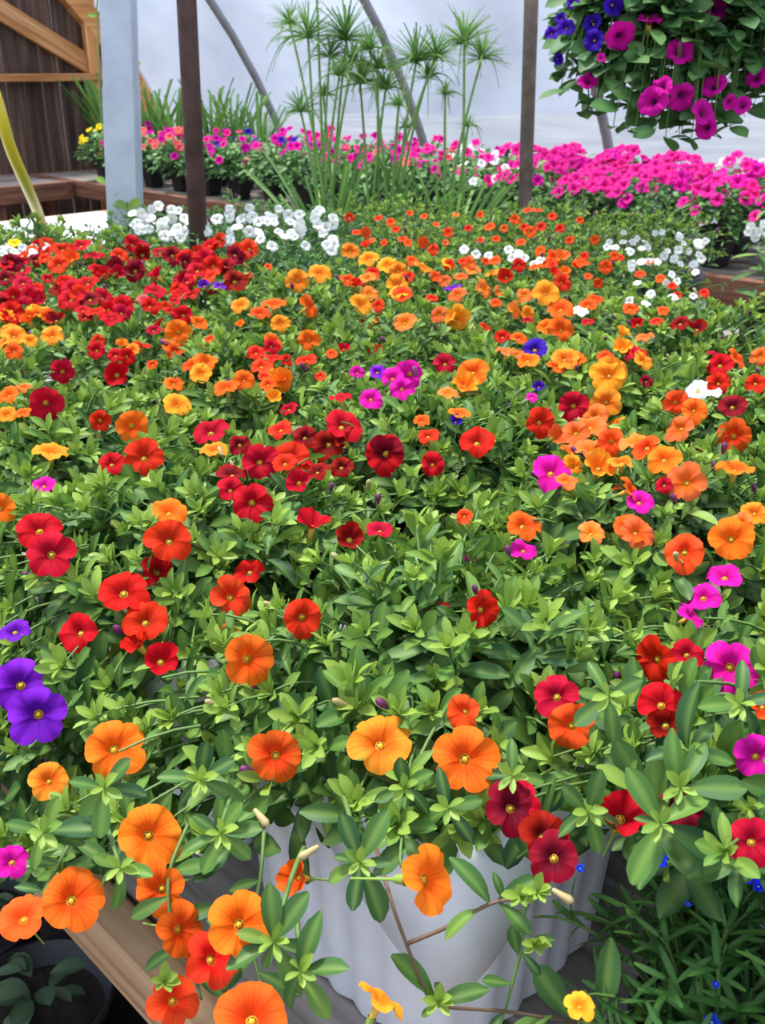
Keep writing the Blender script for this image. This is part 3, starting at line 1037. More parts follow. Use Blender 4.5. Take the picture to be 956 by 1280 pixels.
fl('437 272 14 C .4; 473 272 12 C .5; 488 277 13 C .5; 457 291 16 C .15; 457 306 20 C .7; 445 290 12 C .6; 495 286 12 C .5; 503 298 14 C .5; 510 303 12 C .5;'
   '480 303 11 C .5; 560 290 14 C .3; 529 303 16 C .15; 541 312 17 C .15; 557 303 10 S .4; 561 331 15 C .3; 578 326 14 C .5; 618 325 17 C .6; 608 326 14 C .6;'
   '649 331 19 C .2; 612 283 15 C .5; 644 274 16 C .3; 660 262 14 C .7; 672 262 14 C .7; 630 285 12 S .4; 662 290 17 C .4; 655 283 13 C .4; 651 302 14 C .6;'
   '675 313 16 C .5; 620 298 12 C .5; 676 283 14 C .4; 585 285 11 C .5; 600 268 11 C .5; 690 270 13 C .5; 700 285 14 C .5; 712 300 13 C .5; 725 275 11 C .5;'
   '730 320 13 C .5; 690 330 14 C .5; 705 345 14 C .5; 530 270 10 C .5; 545 280 10 C .5; 512 266 10 C .5; 570 268 10 S .5; 465 300 10 S .5; 600 300 10 C .5;'
   '743 300 13 C .2; 768 320 15 C .4; 757 333 19 C .3; 747 354 14 C .2; 800 342 15 C .7; 826 348 15 C .5; 840 357 13 C .6; 847 368 13 C .6; 880 366 15 C .4;'
   '812 327 12 S .6; 829 388 16 C .5; 776 322 10 C .5; 720 330 12 C .6; 735 345 12 C .6')
white_px = []
r9 = random.Random(77)
for x0, x1, y0, y1, n_, cols, lo_, hi_ in ((0, 310, 300, 345, 26, 'RRRDC', 22, 34), (0, 240, 345, 400, 26, 'RRRD', 20, 32), (0, 110, 380, 450, 7, 'YOY', 20, 30),
                                           (430, 760, 318, 400, 22, 'YSOOC', 18, 28), (200, 370, 400, 480, 8, 'OYOR', 18, 28), (560, 830, 400, 480, 9, 'YOSR', 22, 32),
                                           (690, 830, 520, 600, 6, 'SOY', 30, 42), (270, 460, 520, 620, 6, 'RDR', 30, 42), (120, 240, 430, 470, 5, 'ROY', 18, 26)):
    for _ in range(n_):
        FL.append((r9.uniform(x0, x1), r9.uniform(y0, y1), r9.uniform(lo_, hi_), r9.choice(cols), r9.uniform(.3, .9), r9.uniform(-.6, .6)))
r1 = random.Random(5)
for _ in range(95):
    x = r1.uniform(165, 420)
    y = r1.triangular(256, 315, 272)
    if 225 < x < 262 and y > 300:
        continue
    white_px.append((x, y, r1.uniform(12, 17), 'W', r1.uniform(0.1, 0.7), r1.uniform(-.4, .4)))
for _ in range(16):
    white_px.append((r1.uniform(0, 60), r1.uniform(306, 318), r1.uniform(9, 14), 'W', 0.5, 0))
for _ in range(52):
    x = r1.uniform(755, 885)
    white_px.append((x, r1.triangular(283, 392, 300), r1.uniform(8, 13), 'W', r1.uniform(0.1, 0.8), r1.uniform(-.4, .4)))
for x, y in ((595, 318), (610, 320), (636, 312), (648, 316), (655, 322), (668, 330), (675, 325), (580, 312), (640, 322)):
    white_px.append((x, y, 13, 'W', .4, 0))
FL += white_px

TOCAM = lambda P: (CAM - P) / np.linalg.norm(CAM - P)


def hit_canopy(px, py, lift=0.012):
    r = ray(px, py)
    t = np.arange(0.40, 4.2, 0.004)
    P = CAM + t[:, None] * r
    u, w = UW(P)
    h = canopy(u, w) + lift
    ok = P[:, 2] < h
    inside = np.array([planted(a, b) is not None for a, b in zip(u, w)])
    k = np.nonzero(ok & inside)[0]
    if len(k):
        return P[k[0]]
    k = np.nonzero(ok)[0]
    return P[k[0]] if len(k) else None


placed = []                                # px, py, radius, depth
for f in FL:
    px, py, dpx, col, tilt, lean = f
    P = hit_canopy(px, py)
    if P is None:
        continue
    d = float((P - CAM) @ FWD)
    if py > foliage_floor(px) - 10 and px < 740:        # blooms hanging in front of the pot
        d = min(d, FPX * 0.037 / dpx) if dpx > 50 else min(d, 0.60)
        P = at_depth(px, py, d)
    size = dpx * d / FPX
    lo, hi = (0.026, 0.046) if dpx > 21 else (0.015, 0.040)
    if col == 'V' or dpx < 23:
        lo = 0.016
    size = min(max(size, lo), hi)
    n = TOCAM(P) * (1 - tilt) + np.array([0, 0, 1.0]) * tilt + RGT * lean
    n = n / np.linalg.norm(n) + np.array([random.uniform(-.24, .24) for _ in range(3)])
    u, w = UW(P)
    key = planted(float(u), float(w))
    if key is None:
        key = min(cells, key=lambda k: (cells[k]['u'] - u) ** 2 + (cells[k]['w'] - w) ** 2)
    cells[key]['fl'].append((P, n, size, col, dpx))
    placed.append((px, py, dpx * 0.5, d))
placed_a = np.array(placed)

# ---- a few low blooms hidden deeper between the leaves, as everywhere in the bed
for key, c in cells.items():
    if c['sp'] != 'cal' or c['py'] > 900:
        continue
    cols = [f[3] for f in c['fl']] or ['R', 'O']
    for _ in range(3 if len(c['fl']) > 4 else 9):
        u = c['u'] + random.uniform(-.14, .14); w = c['w'] + random.uniform(-.14, .14)
        P = W(u, w, float(canopy(u, w)) - (random.uniform(0.015, 0.04) if len(c['fl']) > 4 or 0 < c['px'] < 956 else -0.008))
        q = project(P)[0]
        n = TOCAM(P) * 0.4 + np.array([random.uniform(-.5, .5), random.uniform(-.5, .5), 0.6])
        c['fl'].append((P, n, random.uniform(0.024, 0.034), random.choice([x for x in cols if x != 'W'] or ['R']), 20))

# ---- shoots over the whole bed
leaf_rows = {k: [] for k in cells}          # (pos, dir, up, length, shade, tplclass)
stem_rows = {k: [] for k in cells}
bud_rows = {k: [] for k in cells}


def add_shoot(key, P, base, out_dir, leaf_len, n_leaf, reach, r_, young=1.0, budp=0.15):
    """P tip; leaves spiral down the last part of the stem"""
    base = np.asarray(base)
    mid = base + (P - base) * 0.55 + np.array([0, 0, 0.05]) - out_dir * 0.02
    curve = bez(base, mid, P, 9)
    stem_rows[key].append((curve[5:], np.linspace(0.0013, 0.0009, 4)))
    T = P - curve[-3]; T /= np.linalg.norm(T) + 1e-9
    T = T * 0.6 + np.array([r_.uniform(-.3, .3), r_.uniform(-.3, .3), 0.75]); T /= np.linalg.norm(T)
    a = np.cross(T, [0.3, 0.9, 0.2]); a /= np.linalg.norm(a); bq = np.cross(T, a)
    ph = r_.uniform(0, 6.28)
    leaf_len *= r_.uniform(0.78, 1.25)
    for i in range(n_leaf):
        s = (i + 0.3) / n_leaf
        pos = P - T * reach * (1 - s) + (curve[-4] - curve[-1] + T * np.linalg.norm(curve[-4] - curve[-1])) * (1 - s) ** 2 * 0.3
        ph += 2.4
        rad = math.cos(ph) * a + math.sin(ph) * bq
        alpha = math.radians(80 - 46 * s + r_.uniform(-18, 18))
        D = T * math.cos(alpha) + rad * math.sin(alpha) + np.array([0, 0, 0.15])
        L = leaf_len * (1.12 - 0.55 * s ** 1.4) * r_.uniform(0.75, 1.12)
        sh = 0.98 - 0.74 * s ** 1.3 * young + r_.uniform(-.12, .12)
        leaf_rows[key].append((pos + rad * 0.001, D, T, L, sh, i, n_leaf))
    for i in range(7):                       # bright tip cluster
        ph += 2.4
        rad = math.cos(ph) * a + math.sin(ph) * bq
        al = math.radians(r_.uniform(10, 48))
        D = T * math.cos(al) + rad * math.sin(al)
        leaf_rows[key].append((P - T * 0.004, D, T, leaf_len * r_.uniform(0.32, 0.6), 0.02 + r_.uniform(0, .16), 99, n_leaf))
    if r_.random() < budp:
        bud_rows[key].append((P + a * 0.006, T + a * 0.5, r_.uniform(0.009, 0.014), r_.random() < 0.3))


rs = random.Random(21)
for key, c in cells.items():
    cam_d = math.hypot(c['c'][0], c['c'][1])
    sp_ = c['sp']
    if sp_ == 'lobelia':
        continue
    near = cam_d < 1.35
    spacing = 0.034 if near else 0.037
    ll = 0.031 if sp_ == 'cal' else 0.021
    ll *= 1.16
    n1 = int(round(STEP / spacing))
    u_lo = c['u'] - STEP / 2
    extra = 0
    if key[0] == 0:
        extra = int(0.20 / spacing)          # overhang past the bench edge
    if key[0] == 1 and key[1] < 0:
        extra = int(0.50 / spacing)
    for a_ in range(-extra, n1):
        for b_ in [*range(n1), *([-1 - q for q in range(n1)] if a_ % 1 == 0 else [])]:
            low = b_ < 0
            b_ = b_ if b_ >= 0 else -1 - b_
            u = u_lo + (a_ + rs.random()) * spacing
            w = c['w'] - STEP / 2 + (b_ + rs.random()) * spacing
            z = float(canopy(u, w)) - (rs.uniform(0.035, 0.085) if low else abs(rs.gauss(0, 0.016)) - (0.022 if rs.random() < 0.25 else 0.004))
            P = W(u, w, z)
            q = project(P)[0]
            if q[0] < -420 or q[0] > 1500 or q[1] > 1500 or q[2] < 0.3:
                continue
            if q[1] > foliage_floor(q[0]) - 18:
                continue
            rel = np.array([P[0] - c['c'][0], P[1] - c['c'][1], 0])
            dd = np.linalg.norm(rel)
            od = rel / (dd + 1e-6)
            base = c['c'] + np.array([0, 0, 0.21]) + rel * 0.45
            if z < base[2] + 0.03:
                base[2] = z - 0.03
            nl = (11 if near else 8)
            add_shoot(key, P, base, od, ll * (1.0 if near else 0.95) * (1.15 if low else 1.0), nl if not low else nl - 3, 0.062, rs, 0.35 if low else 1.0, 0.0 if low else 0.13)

# ---- build every plant
WORDS = {'R': 'red', 'D': 'dark red', 'O': 'orange', 'Y': 'amber', 'S': 'apricot', 'C': 'coral', 'M': 'magenta', 'P': 'purple', 'V': 'violet', 'W': 'white', 'K': 'yellow', 'G': 'salmon'}
ORD = ['first', 'second', 'third', 'fourth', 'fifth', 'sixth', 'seventh', 'eighth', 'ninth', 'tenth', 'eleventh', 'twelfth', 'thirteenth']
jmax = {i: max(j for (a, j) in cells if a == i) for i in range(8) if any(a == i for a, j in cells)}


def planter_mesh():
    """square fluted plastic planter: tapered pleated wall"""
    V, F = [], []
    n = 96
    levels = [(0.0, 0.112), (0.01, 0.117), (0.13, 0.125), (0.215, 0.130), (0.225, 0.130), (0.225, 0.124), (0.18, 0.120)]
    for li, (z, h) in enumerate(levels):
        for k in range(n):
            a = 2 * PI * k / n + PI / 4
            ca, sa = math.cos(a), math.sin(a)
            r = h / (abs(ca) ** 5 + abs(sa) ** 5) ** (1 / 5)
            if li < 4:
                r *= 1 + 0.022 * math.copysign(abs(math.cos(k * 2 * PI / n * 24)) ** 0.5, math.cos(k * 2 * PI / n * 24))
            V.append((r * ca, r * sa, z))
    for i in range(len(levels) - 1):
        for k in range(n):
            m = (k + 1) % n
            F.append((i * n + k, i * n + m, (i + 1) * n + m, (i + 1) * n + k))
    return np_mesh('pot', np.array(V), np.array(F), M_POTWHITE)


def collar_mesh():
    """folded rim: flares out and drops to a point at every corner"""
    V, F = [], []
    n = 96
    for li in range(6):
        for k in range(n):
            a = 2 * PI * k / n + PI / 4
            ca, sa = math.cos(a), math.sin(a)
            corner = max(0.0, 1 - abs((a % (PI / 2)) - PI / 4) / (PI / 4) * 1.25)
            drop = 0.030 + 0.060 * corner
            r0 = 1 / (abs(ca) ** 10 + abs(sa) ** 10) ** (1 / 10)
            if li == 0: r, z = 0.124 * r0, 0.205
            elif li == 1: r, z = 0.126 * r0, 0.236
            elif li == 2: r, z = 0.133 * r0, 0.240
            elif li == 3: r, z = 0.138 * r0, 0.232
            elif li == 4: r, z = (0.147 + 0.012 * corner) * r0, 0.236 - drop
            else: r, z = (0.143 + 0.010 * corner) * r0, 0.237 - drop
            V.append((r * ca, r * sa, z))
    for i in range(5):
        for k in range(n):
            m = (k + 1) % n
            F.append((i * n + k, i * n + m, (i + 1) * n + m, (i + 1) * n + k))
    return np_mesh('collar', np.array(V), np.array(F), M_POTWHITE)


def soil_mesh(h=0.085, z=0.188):
    return np_mesh('soil', [(-h, -h, z), (h, -h, z), (h, h, z), (-h, h, z)], [(0, 1, 2, 3)], M_SOIL, False)


POT_ME, COLLAR_ME, SOIL_ME = planter_mesh(), collar_mesh(), soil_mesh()
BLACK_TUB = lathe('pot', [(0.0, 0.0), (0.10, 0.0), (0.105, 0.01), (0.128, 0.19), (0.136, 0.192), (0.138, 0.215), (0.130, 0.215), (0.122, 0.17)], M_POTBLACK, 36)


def build_leaves(root, rows, origin, mat, tpl_obj, tpl_stuff, n_obj, min_px=10):
    pos = np.array([r[0] for r in rows]); D = np.array([r[1] for r in rows]); UPV = np.array([r[2] for r in rows])
    L = np.array([r[3] for r in rows]); sh = np.array([r[4] for r in rows])
    # look of the leaf upper side: a bit of random roll
    UPV = UPV + rng.normal(0, 0.25, UPV.shape)
    R = frames(D, UPV)
    ctr = pos + R[:, :, 0] * (L * 0.55)[:, None]
    pr = project(ctr)
    keep = np.ones(len(rows), bool)
    if len(placed_a):
        for s in range(0, len(rows), 4000):
            e = slice(s, s + 4000)
            dx = pr[e, 0][:, None] - placed_a[None, :, 0]
            dy = pr[e, 1][:, None] - placed_a[None, :, 1]
            inside = (np.hypot(dx, dy) < placed_a[None, :, 2] * 0.95 + 2) & (pr[e, 2][:, None] < placed_a[None, :, 3] + 0.012)
            keep[e] = ~inside.any(1)
    onscreen = (pr[:, 0] > -10) & (pr[:, 0] < 966) & (pr[:, 1] > -10) & (pr[:, 1] < 1290)
    idx = np.nonzero(keep)[0]
    if len(idx) == 0:
        return
    u, w = UW(ctr[idx])
    depth_below = canopy(u, w) - ctr[idx][:, 2]
    size_px = L[idx] * FPX / np.maximum(pr[idx, 2], 0.1)
    score = np.where((size_px >= min_px) & onscreen[idx], 1.0, -5) - np.abs(depth_below) * 12 + size_px * 0.01
    order = idx[np.argsort(-score)]
    nobj = min(n_obj, int(((size_px >= min_px) & onscreen[idx]).sum()))
    for k in order[:nobj]:
        t = tpl_obj[int(k) % len(tpl_obj)]
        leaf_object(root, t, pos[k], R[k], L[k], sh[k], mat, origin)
    rest = order[nobj:]
    if len(rest):
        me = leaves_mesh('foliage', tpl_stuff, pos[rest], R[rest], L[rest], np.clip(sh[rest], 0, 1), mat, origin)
        o = mesh_obj('foliage', me, root)
        o['kind'] = 'stuff'


for key, c in sorted(cells.items()):
    if c['sp'] == 'lobelia':
        continue
    rows = leaf_rows[key]
    if not rows and not c['fl']:
        continue
    origin = c['c'] + np.array([0, 0, 0.002])
    root = empty('potted_calibrachoa' if c['sp'] in ('cal', 'coral') else 'potted_bacopa', origin)
    cnt = {}
    for f in c['fl']:
        cnt[f[3]] = cnt.get(f[3], 0) + 1
    top2 = [WORDS[k] for k, _ in sorted(cnt.items(), key=lambda t: -t[1])[:2]]
    blooms = ' and '.join(top2) + ' blooms' if top2 else 'few blooms'
    i, j = key
    place = '%s row from near edge, %s from empty end' % (ORD[i], ORD[jmax[i] - j])
    if key == (0, 0):
        lab = 'white fluted pot of orange calibrachoa at the near bench edge, pleated collar fully showing'
    else:
        lab = 'calibrachoa with %s, %s' % (blooms, place) if c['sp'] in ('cal', 'coral') else 'bushy pot with %s, %s' % (blooms, place)
    tag(root, lab, 'potted plant', {'cal': 'mixed calibrachoa pots on the near bench', 'coral': 'coral calibrachoa pots at the back of the near bench',
                                     'white': 'white flowered pots beside the steel post', 'edge': 'white and coral pots at the aisle edge'}[c['sp']])
    for nm, me in ((('pot', POT_ME), ('collar', COLLAR_ME), ('soil', SOIL_ME)) if c['sp'] == 'cal' else (('pot', BLACK_TUB), ('soil', SOIL_ME))):
        p = mesh_obj(nm, me, root)
        p.rotation_euler = UWROT
    cam_d = math.hypot(origin[0], origin[1])
    nobj = 300 if cam_d < 1.25 else (170 if cam_d < 1.8 else 90)
    mat = M_LEAF if c['sp'] == 'cal' else M_LEAF_GREY if c['sp'] == 'white' else M_LEAF
    if rows:
        build_leaves(root, rows, origin, mat, ('cal_o', 'cal_flat', 'cal_o', 'cal_curl'), 'cal' if cam_d < 1.25 else 'cal_lo', nobj)
        sel = stem_rows[key]
        me = multi_tube_mesh('stems', [s[0] - origin for s in sel], [s[1] for s in sel], M_STEM, 4)
        o = mesh_obj('stems', me, root); o['kind'] = 'stuff'
    for P, n, size, col, dpx in c['fl']:
        flower(root, P, n, size, col, origin, 'cal' if dpx > 16 else 'small', parts=dpx > 14)
    for P, d, l, pale in bud_rows[key][:40]:
        bud(root, P, d, l, origin, pale)

# ---- shoots that hang out over the pot and the bench edge, built one by one
ROOTS = {}
for o in bpy.data.objects:
    if o.parent is None and o.type == 'EMPTY' and o.name.startswith('potted_'):
        ROOTS[o.name] = o


def root_near(P):
    return min(ROOTS.values(), key=lambda r: (r.location[0] - P[0]) ** 2 + (r.location[1] - P[1]) ** 2)


def hand_leaf(parent, cx, cy, d, ex, ey, de=None, shade=None, tpl=None, origin=None):
    a = at_depth(cx, cy, d); e = at_depth(ex, ey, d - 0.006 if de is None else de)
    D = e - a
    n = TOCAM(a) * 0.8 + np.array([0, 0, 0.6]) + rng.normal(0, 0.2, 3)
    R = frames(D[None], n[None])[0]
    leaf_object(parent, tpl or random.choice(('cal_o', 'cal_flat', 'cal_curl')), a, R, float(np.linalg.norm(D)) * 1.05,
                random.uniform(0.45, 0.9) if shade is None else shade, M_LEAF, origin)


def rosette(root, cx, cy, d, ends, tip=5, stem_from=None):
    origin = np.array(root.location)
    P = at_depth(cx, cy, d)
    sf = at_depth(*stem_from) if stem_from else P + np.array([0.0, 0.045, -0.03])
    curve = bez(sf, (sf + P) / 2 + np.array([0, 0.0, 0.012]), P, 8)
    st = mesh_obj('shoot', tube_mesh('shoot', curve - origin, np.linspace(0.0019, 0.0012, 8), M_STEM, 6), root)
    for i, (ex, ey) in enumerate(ends):
        hand_leaf(st, cx, cy, d + 0.002, ex, ey, d - random.uniform(-0.006, 0.010), 0.5 + 0.45 * random.random(), None, origin)
    for i in range(tip):
        a = i * 2.4 + cx
        l = random.uniform(13, 20) * 0.6 / d
        hand_leaf(st, cx, cy, d - 0.003, cx + l * math.cos(a), cy + l * math.sin(a), d - 0.012, 0.06 + 0.1 * random.random(), 'cal', origin)
    return st


R0 = root_near(W(GU0, GW0))
R_L = root_near(W(GU0, GW0 + STEP))
R_R = root_near(W(GU0 + STEP, GW0 - STEP))
for rt, cx, cy, d, ends, sf in (
    (R0, 450, 1078, 0.560, [(428, 1020), (480, 1018), (487, 1078), (420, 1070), (440, 1135), (482, 1150), (410, 1100)], (425, 985, 0.64)),
    (R0, 342, 1178, 0.535, [(338, 1112), (378, 1120), (385, 1185), (285, 1205), (375, 1238), (330, 1210), (300, 1165)], (380, 1060, 0.60)),
    (R0, 275, 1042, 0.56, [(245, 1020), (312, 1072), (255, 1090), (300, 1005), (232, 1060), (325, 1035)], (300, 980, 0.62)),
    (R0, 250, 975, 0.585, [(200, 968), (290, 950), (258, 930), (225, 1000), (305, 1000)], None),
    (R0, 375, 1215, 0.53, [(410, 1270), (350, 1262), (388, 1160), (428, 1205)], (370, 1130, 0.57)),
    (R_L, 130, 985, 0.57, [(90, 975), (180, 990), (125, 1045), (160, 950), (100, 1020)], None),
    (R_L, 55, 1040, 0.58, [(10, 1030), (100, 1050), (40, 1080), (70, 1000), (125, 1030)], None),
    (R_L, 150, 1085, 0.56, [(120, 1100), (150, 1135), (185, 1090), (118, 1070)], (130, 1030, 0.60)),
    (R0, 505, 985, 0.60, [(470, 1000), (540, 1010), (500, 950), (535, 965), (480, 1030)], None),
    (R0, 560, 1010, 0.60, [(590, 1050), (530, 1030), (600, 1000), (550, 970)], None),
    (R_R, 735, 1015, 0.56, [(700, 1035), (775, 1030), (750, 965), (705, 985), (750, 1065)], None),
    (R_R, 825, 1030, 0.525, [(788, 965), (880, 990), (790, 1100), (905, 1070), (860, 1000), (800, 1020)], (850, 960, 0.60)),
    (R_R, 850, 985, 0.54, [(930, 985), (880, 930), (835, 930), (900, 1015)], (870, 920, 0.62)),
    (R_R, 935, 1010, 0.55, [(935, 1055), (905, 980), (960, 985), (975, 1030)], None),
    (R_R, 925, 880, 0.57, [(960, 935), (880, 880), (930, 830), (965, 870)], None),
    (R_R, 760, 870, 0.585, [(725, 865), (740, 830), (800, 850), (768, 925), (720, 905)], None),
    (R_R, 860, 940, 0.56, [(848, 870), (890, 905), (915, 950), (820, 935), (880, 970)], None),
    (R0, 640, 970, 0.60, [(600, 965), (680, 975), (640, 930), (660, 1000)], None),
):
    rosette(rt, cx, cy, d, ends, 5, sf)


def trail(root, path, leaves, r=0.0013, mat=M_STEM_BROWN, tips=()):
    origin = np.array(root.location)
    c = smooth_curve([at_depth(*p) for p in path], 5)
    st = mesh_obj('trailing_stem', tube_mesh('trailing_stem', c - origin, np.linspace(r, r * 0.7, len(c)), mat, 6), root)
    for l in leaves:
        hand_leaf(st, *l, origin=origin)
    for cx, cy, d in tips:
        for i in range(6):
            a = i * 2.4
            q = random.uniform(10, 18)
            hand_leaf(st, cx, cy, d, cx + q * math.cos(a), cy + q * math.sin(a), d - 0.01, 0.1, 'cal', origin)


trail(R0, [(470, 1060, .60), (490, 1130, .575), (508, 1180, .57), (530, 1235, .575), (548, 1257, .58), (630, 1264, .6), (720, 1276, .62), (830, 1276, .66)],
      [(545, 1255, .578, 598, 1232), (545, 1255, .578, 528, 1270), (545, 1250, .578, 500, 1195), (632, 1262, .60, 612, 1290), (715, 1275, .615, 672, 1212),
       (752, 1270, .63, 765, 1195), (725, 1276, .62, 760, 1292), (556, 1254, .58, 545, 1230), (790, 1270, .645, 840, 1240), (690, 1270, .61, 640, 1290)],
      tips=[(548, 1252, .576)])
trail(R0, [(508, 1180, .57), (560, 1158, .565), (612, 1130, .56), (650, 1122, .558), (684, 1112, .556)],
      [(612, 1130, .56, 582, 1078), (622, 1126, .56, 662, 1165), (628, 1122, .56, 622, 1100), (620, 1128, .562, 668, 1098), (600, 1136, .562, 555, 1160)], r=0.0013,
      tips=[(650, 1120, .556), (672, 1114, .556)])
trail(R0, [(235, 1030, .63), (212, 1090, .61), (214, 1150, .60), (240, 1210, .595), (252, 1250, .59)],
      [(212, 1090, .61, 255, 1080), (212, 1120, .605, 165, 1145), (214, 1150, .60, 260, 1135), (224, 1185, .598, 180, 1205), (240, 1210, .595, 278, 1240), (245, 1235, .592, 205, 1222)], mat=M_STEM, tips=[(205, 1226, .57)])
trail(R0, [(330, 1040, .62), (325, 1100, .60), (312, 1160, .59), (322, 1215, .585), (340, 1255, .58)],
      [(326, 1100, .60, 290, 1110), (314, 1150, .592, 350, 1180), (312, 1165, .59, 262, 1150), (318, 1195, .587, 275, 1232), (322, 1215, .585, 372, 1240), (333, 1245, .582, 352, 1275)], mat=M_STEM)
trail(R_L, [(95, 1040, .61), (70, 1085, .585), (52, 1120, .575)],
      [(90, 1050, .6, 130, 1070), (75, 1080, .587, 35, 1075), (62, 1100, .58, 100, 1118), (55, 1115, .577, 25, 1105)], mat=M_STEM)
trail(R0, [(655, 1130, .60), (652, 1180, .60), (640, 1230, .60), (632, 1262, .60)],
      [(652, 1182, .60, 690, 1172), (652, 1190, .60, 675, 1218), (648, 1195, .60, 640, 1160), (640, 1230, .60, 605, 1225)], r=0.0012, mat=M_STEM, tips=[(668, 1180, .595)])
trail(R0, [(560, 880, .66), (520, 960, .62), (500, 1075, .575), (525, 1078, .56)], [(508, 1060, .58, 478, 1090)], r=0.0013, mat=M_STEM)
for rt, px, py, d, dx in ((R0, 398, 1058, .56, -20), (R0, 318, 1012, .56, 10), (R0, 690, 1112, .55, 20)):
    a = at_depth(px, py, d); e = at_depth(px + dx, py + 12, d - 0.004)
    bud(rt, a, e - a, 0.013, np.array(rt.location), True)

# ---- lobelia beside the white pot
lob_c = W(0.50, 0.145, BENCH_Z + 0.002)
lob = empty('potted_lobelia', lob_c)
tag(lob, 'dark green lobelia with small blue flowers beside the white fluted pot', 'potted plant')
ROUND_POT = lathe('pot', [(0.0, 0.0), (0.062, 0.0), (0.068, 0.01), (0.082, 0.095), (0.088, 0.096), (0.089, 0.112), (0.082, 0.112), (0.078, 0.09), (0.0, 0.085)], M_POTBLACK, 32)
mesh_obj('pot', ROUND_POT, lob)
rows, stems = [], []
for i in range(210):
    a = rng.uniform(0, 2 * PI); rr = 0.20 * math.sqrt(rng.uniform(0, 1))
    x, y = lob_c[0] + rr * math.cos(a), lob_c[1] + rr * math.sin(a)
    z = 0.985 - 1.9 * rr ** 2 - abs(rng.normal(0, 0.03))
    P = np.array([x, y, z])
    uu, ww = UW(P)
    if abs(uu - GU0) < 0.16 and ww > 0.27:
        continue
    base = lob_c + np.array([0.05 * math.cos(a), 0.05 * math.sin(a), 0.10])
    c = bez(base, base + (P - base) * 0.5 + np.array([0, 0, 0.04]), P, 8)
    stems.append(c - lob_c)
    for k in range(12):
        t = 0.25 + 0.75 * k / 12
        p = c[0] + 0
        f = t * 7; i0 = min(6, int(f)); p = c[i0] + (c[i0 + 1] - c[i0]) * (f - i0)
        T = c[i0 + 1] - c[i0]; T /= np.linalg.norm(T)
        ph = k * 2.4 + i
        D = T * 0.7 + np.array([math.cos(ph), math.sin(ph), 0.1])
        rows.append((p, D, T, rng.uniform(0.020, 0.034), 0.85 - 0.5 * t + rng.uniform(-.15, .15)))
pos = np.array([r[0] for r in rows]); D = np.array([r[1] for r in rows]); U_ = np.array([r[2] for r in rows])
Ls = np.array([r[3] for r in rows]); shd = np.clip(np.array([r[4] for r in rows]), 0, 1)
R = frames(D, U_)
pr = project(pos)
order = np.argsort(-(Ls / np.maximum(pr[:, 2], .1) - 0.2 * (pos[:, 2] < 0.86)))
for k in order[:280]:
    leaf_object(lob, 'lob', pos[k], R[k], Ls[k], shd[k], M_LEAF_DARK, lob_c)
k = order[280:]
o = mesh_obj('foliage', leaves_mesh('foliage', 'lob', pos[k], R[k], Ls[k], shd[k], M_LEAF_DARK, lob_c), lob); o['kind'] = 'stuff'
o = mesh_obj('stems', multi_tube_mesh('stems', stems, [0.0011] * len(stems), M_STEM, 4), lob); o['kind'] = 'stuff'
for px, py, s in ((938, 1092, 26), (825, 1075, 22), (890, 1278, 22), (895, 1230, 10), (820, 1060, 16), (920, 1040, 14), (725, 1085, 12), (860, 1130, 9), (948, 1108, 16)):
    d = 0.585
    flower(lob, at_depth(px, py, d), TOCAM(at_depth(px, py, d)) + np.array([0, 0, .2]), s * d / FPX, 'B', lob_c, 'lob', parts=False)

# ================================================================== BACK BENCH PLANTS
TALL_POT = None


def square_pot():
    V, F = [], []
    lv = [(0.0, 0.040), (0.005, 0.042), (0.125, 0.056), (0.127, 0.061), (0.145, 0.062), (0.145, 0.057), (0.115, 0.054)]
    n = 4
    for z, h in lv:
        b = h * 0.18
        for sx, sy in ((1, 1), (-1, 1), (-1, -1), (1, -1)):
            for q in (0, 1):
                if (sx * sy > 0) == (q == 0):
                    V.append((sx * h, sy * (h - b), z))
                else:
                    V.append((sx * (h - b), sy * h, z))
    for i in range(len(lv) - 1):
        for k in range(8):
            m = (k + 1) % 8
            F.append((i * 8 + k, i * 8 + m, (i + 1) * 8 + m, (i + 1) * 8 + k))
    return np_mesh('pot', np.array(V), np.array(F), M_POTBLACK, False)


TALL_POT = square_pot()
SOIL_SMALL = soil_mesh(0.05, 0.12)


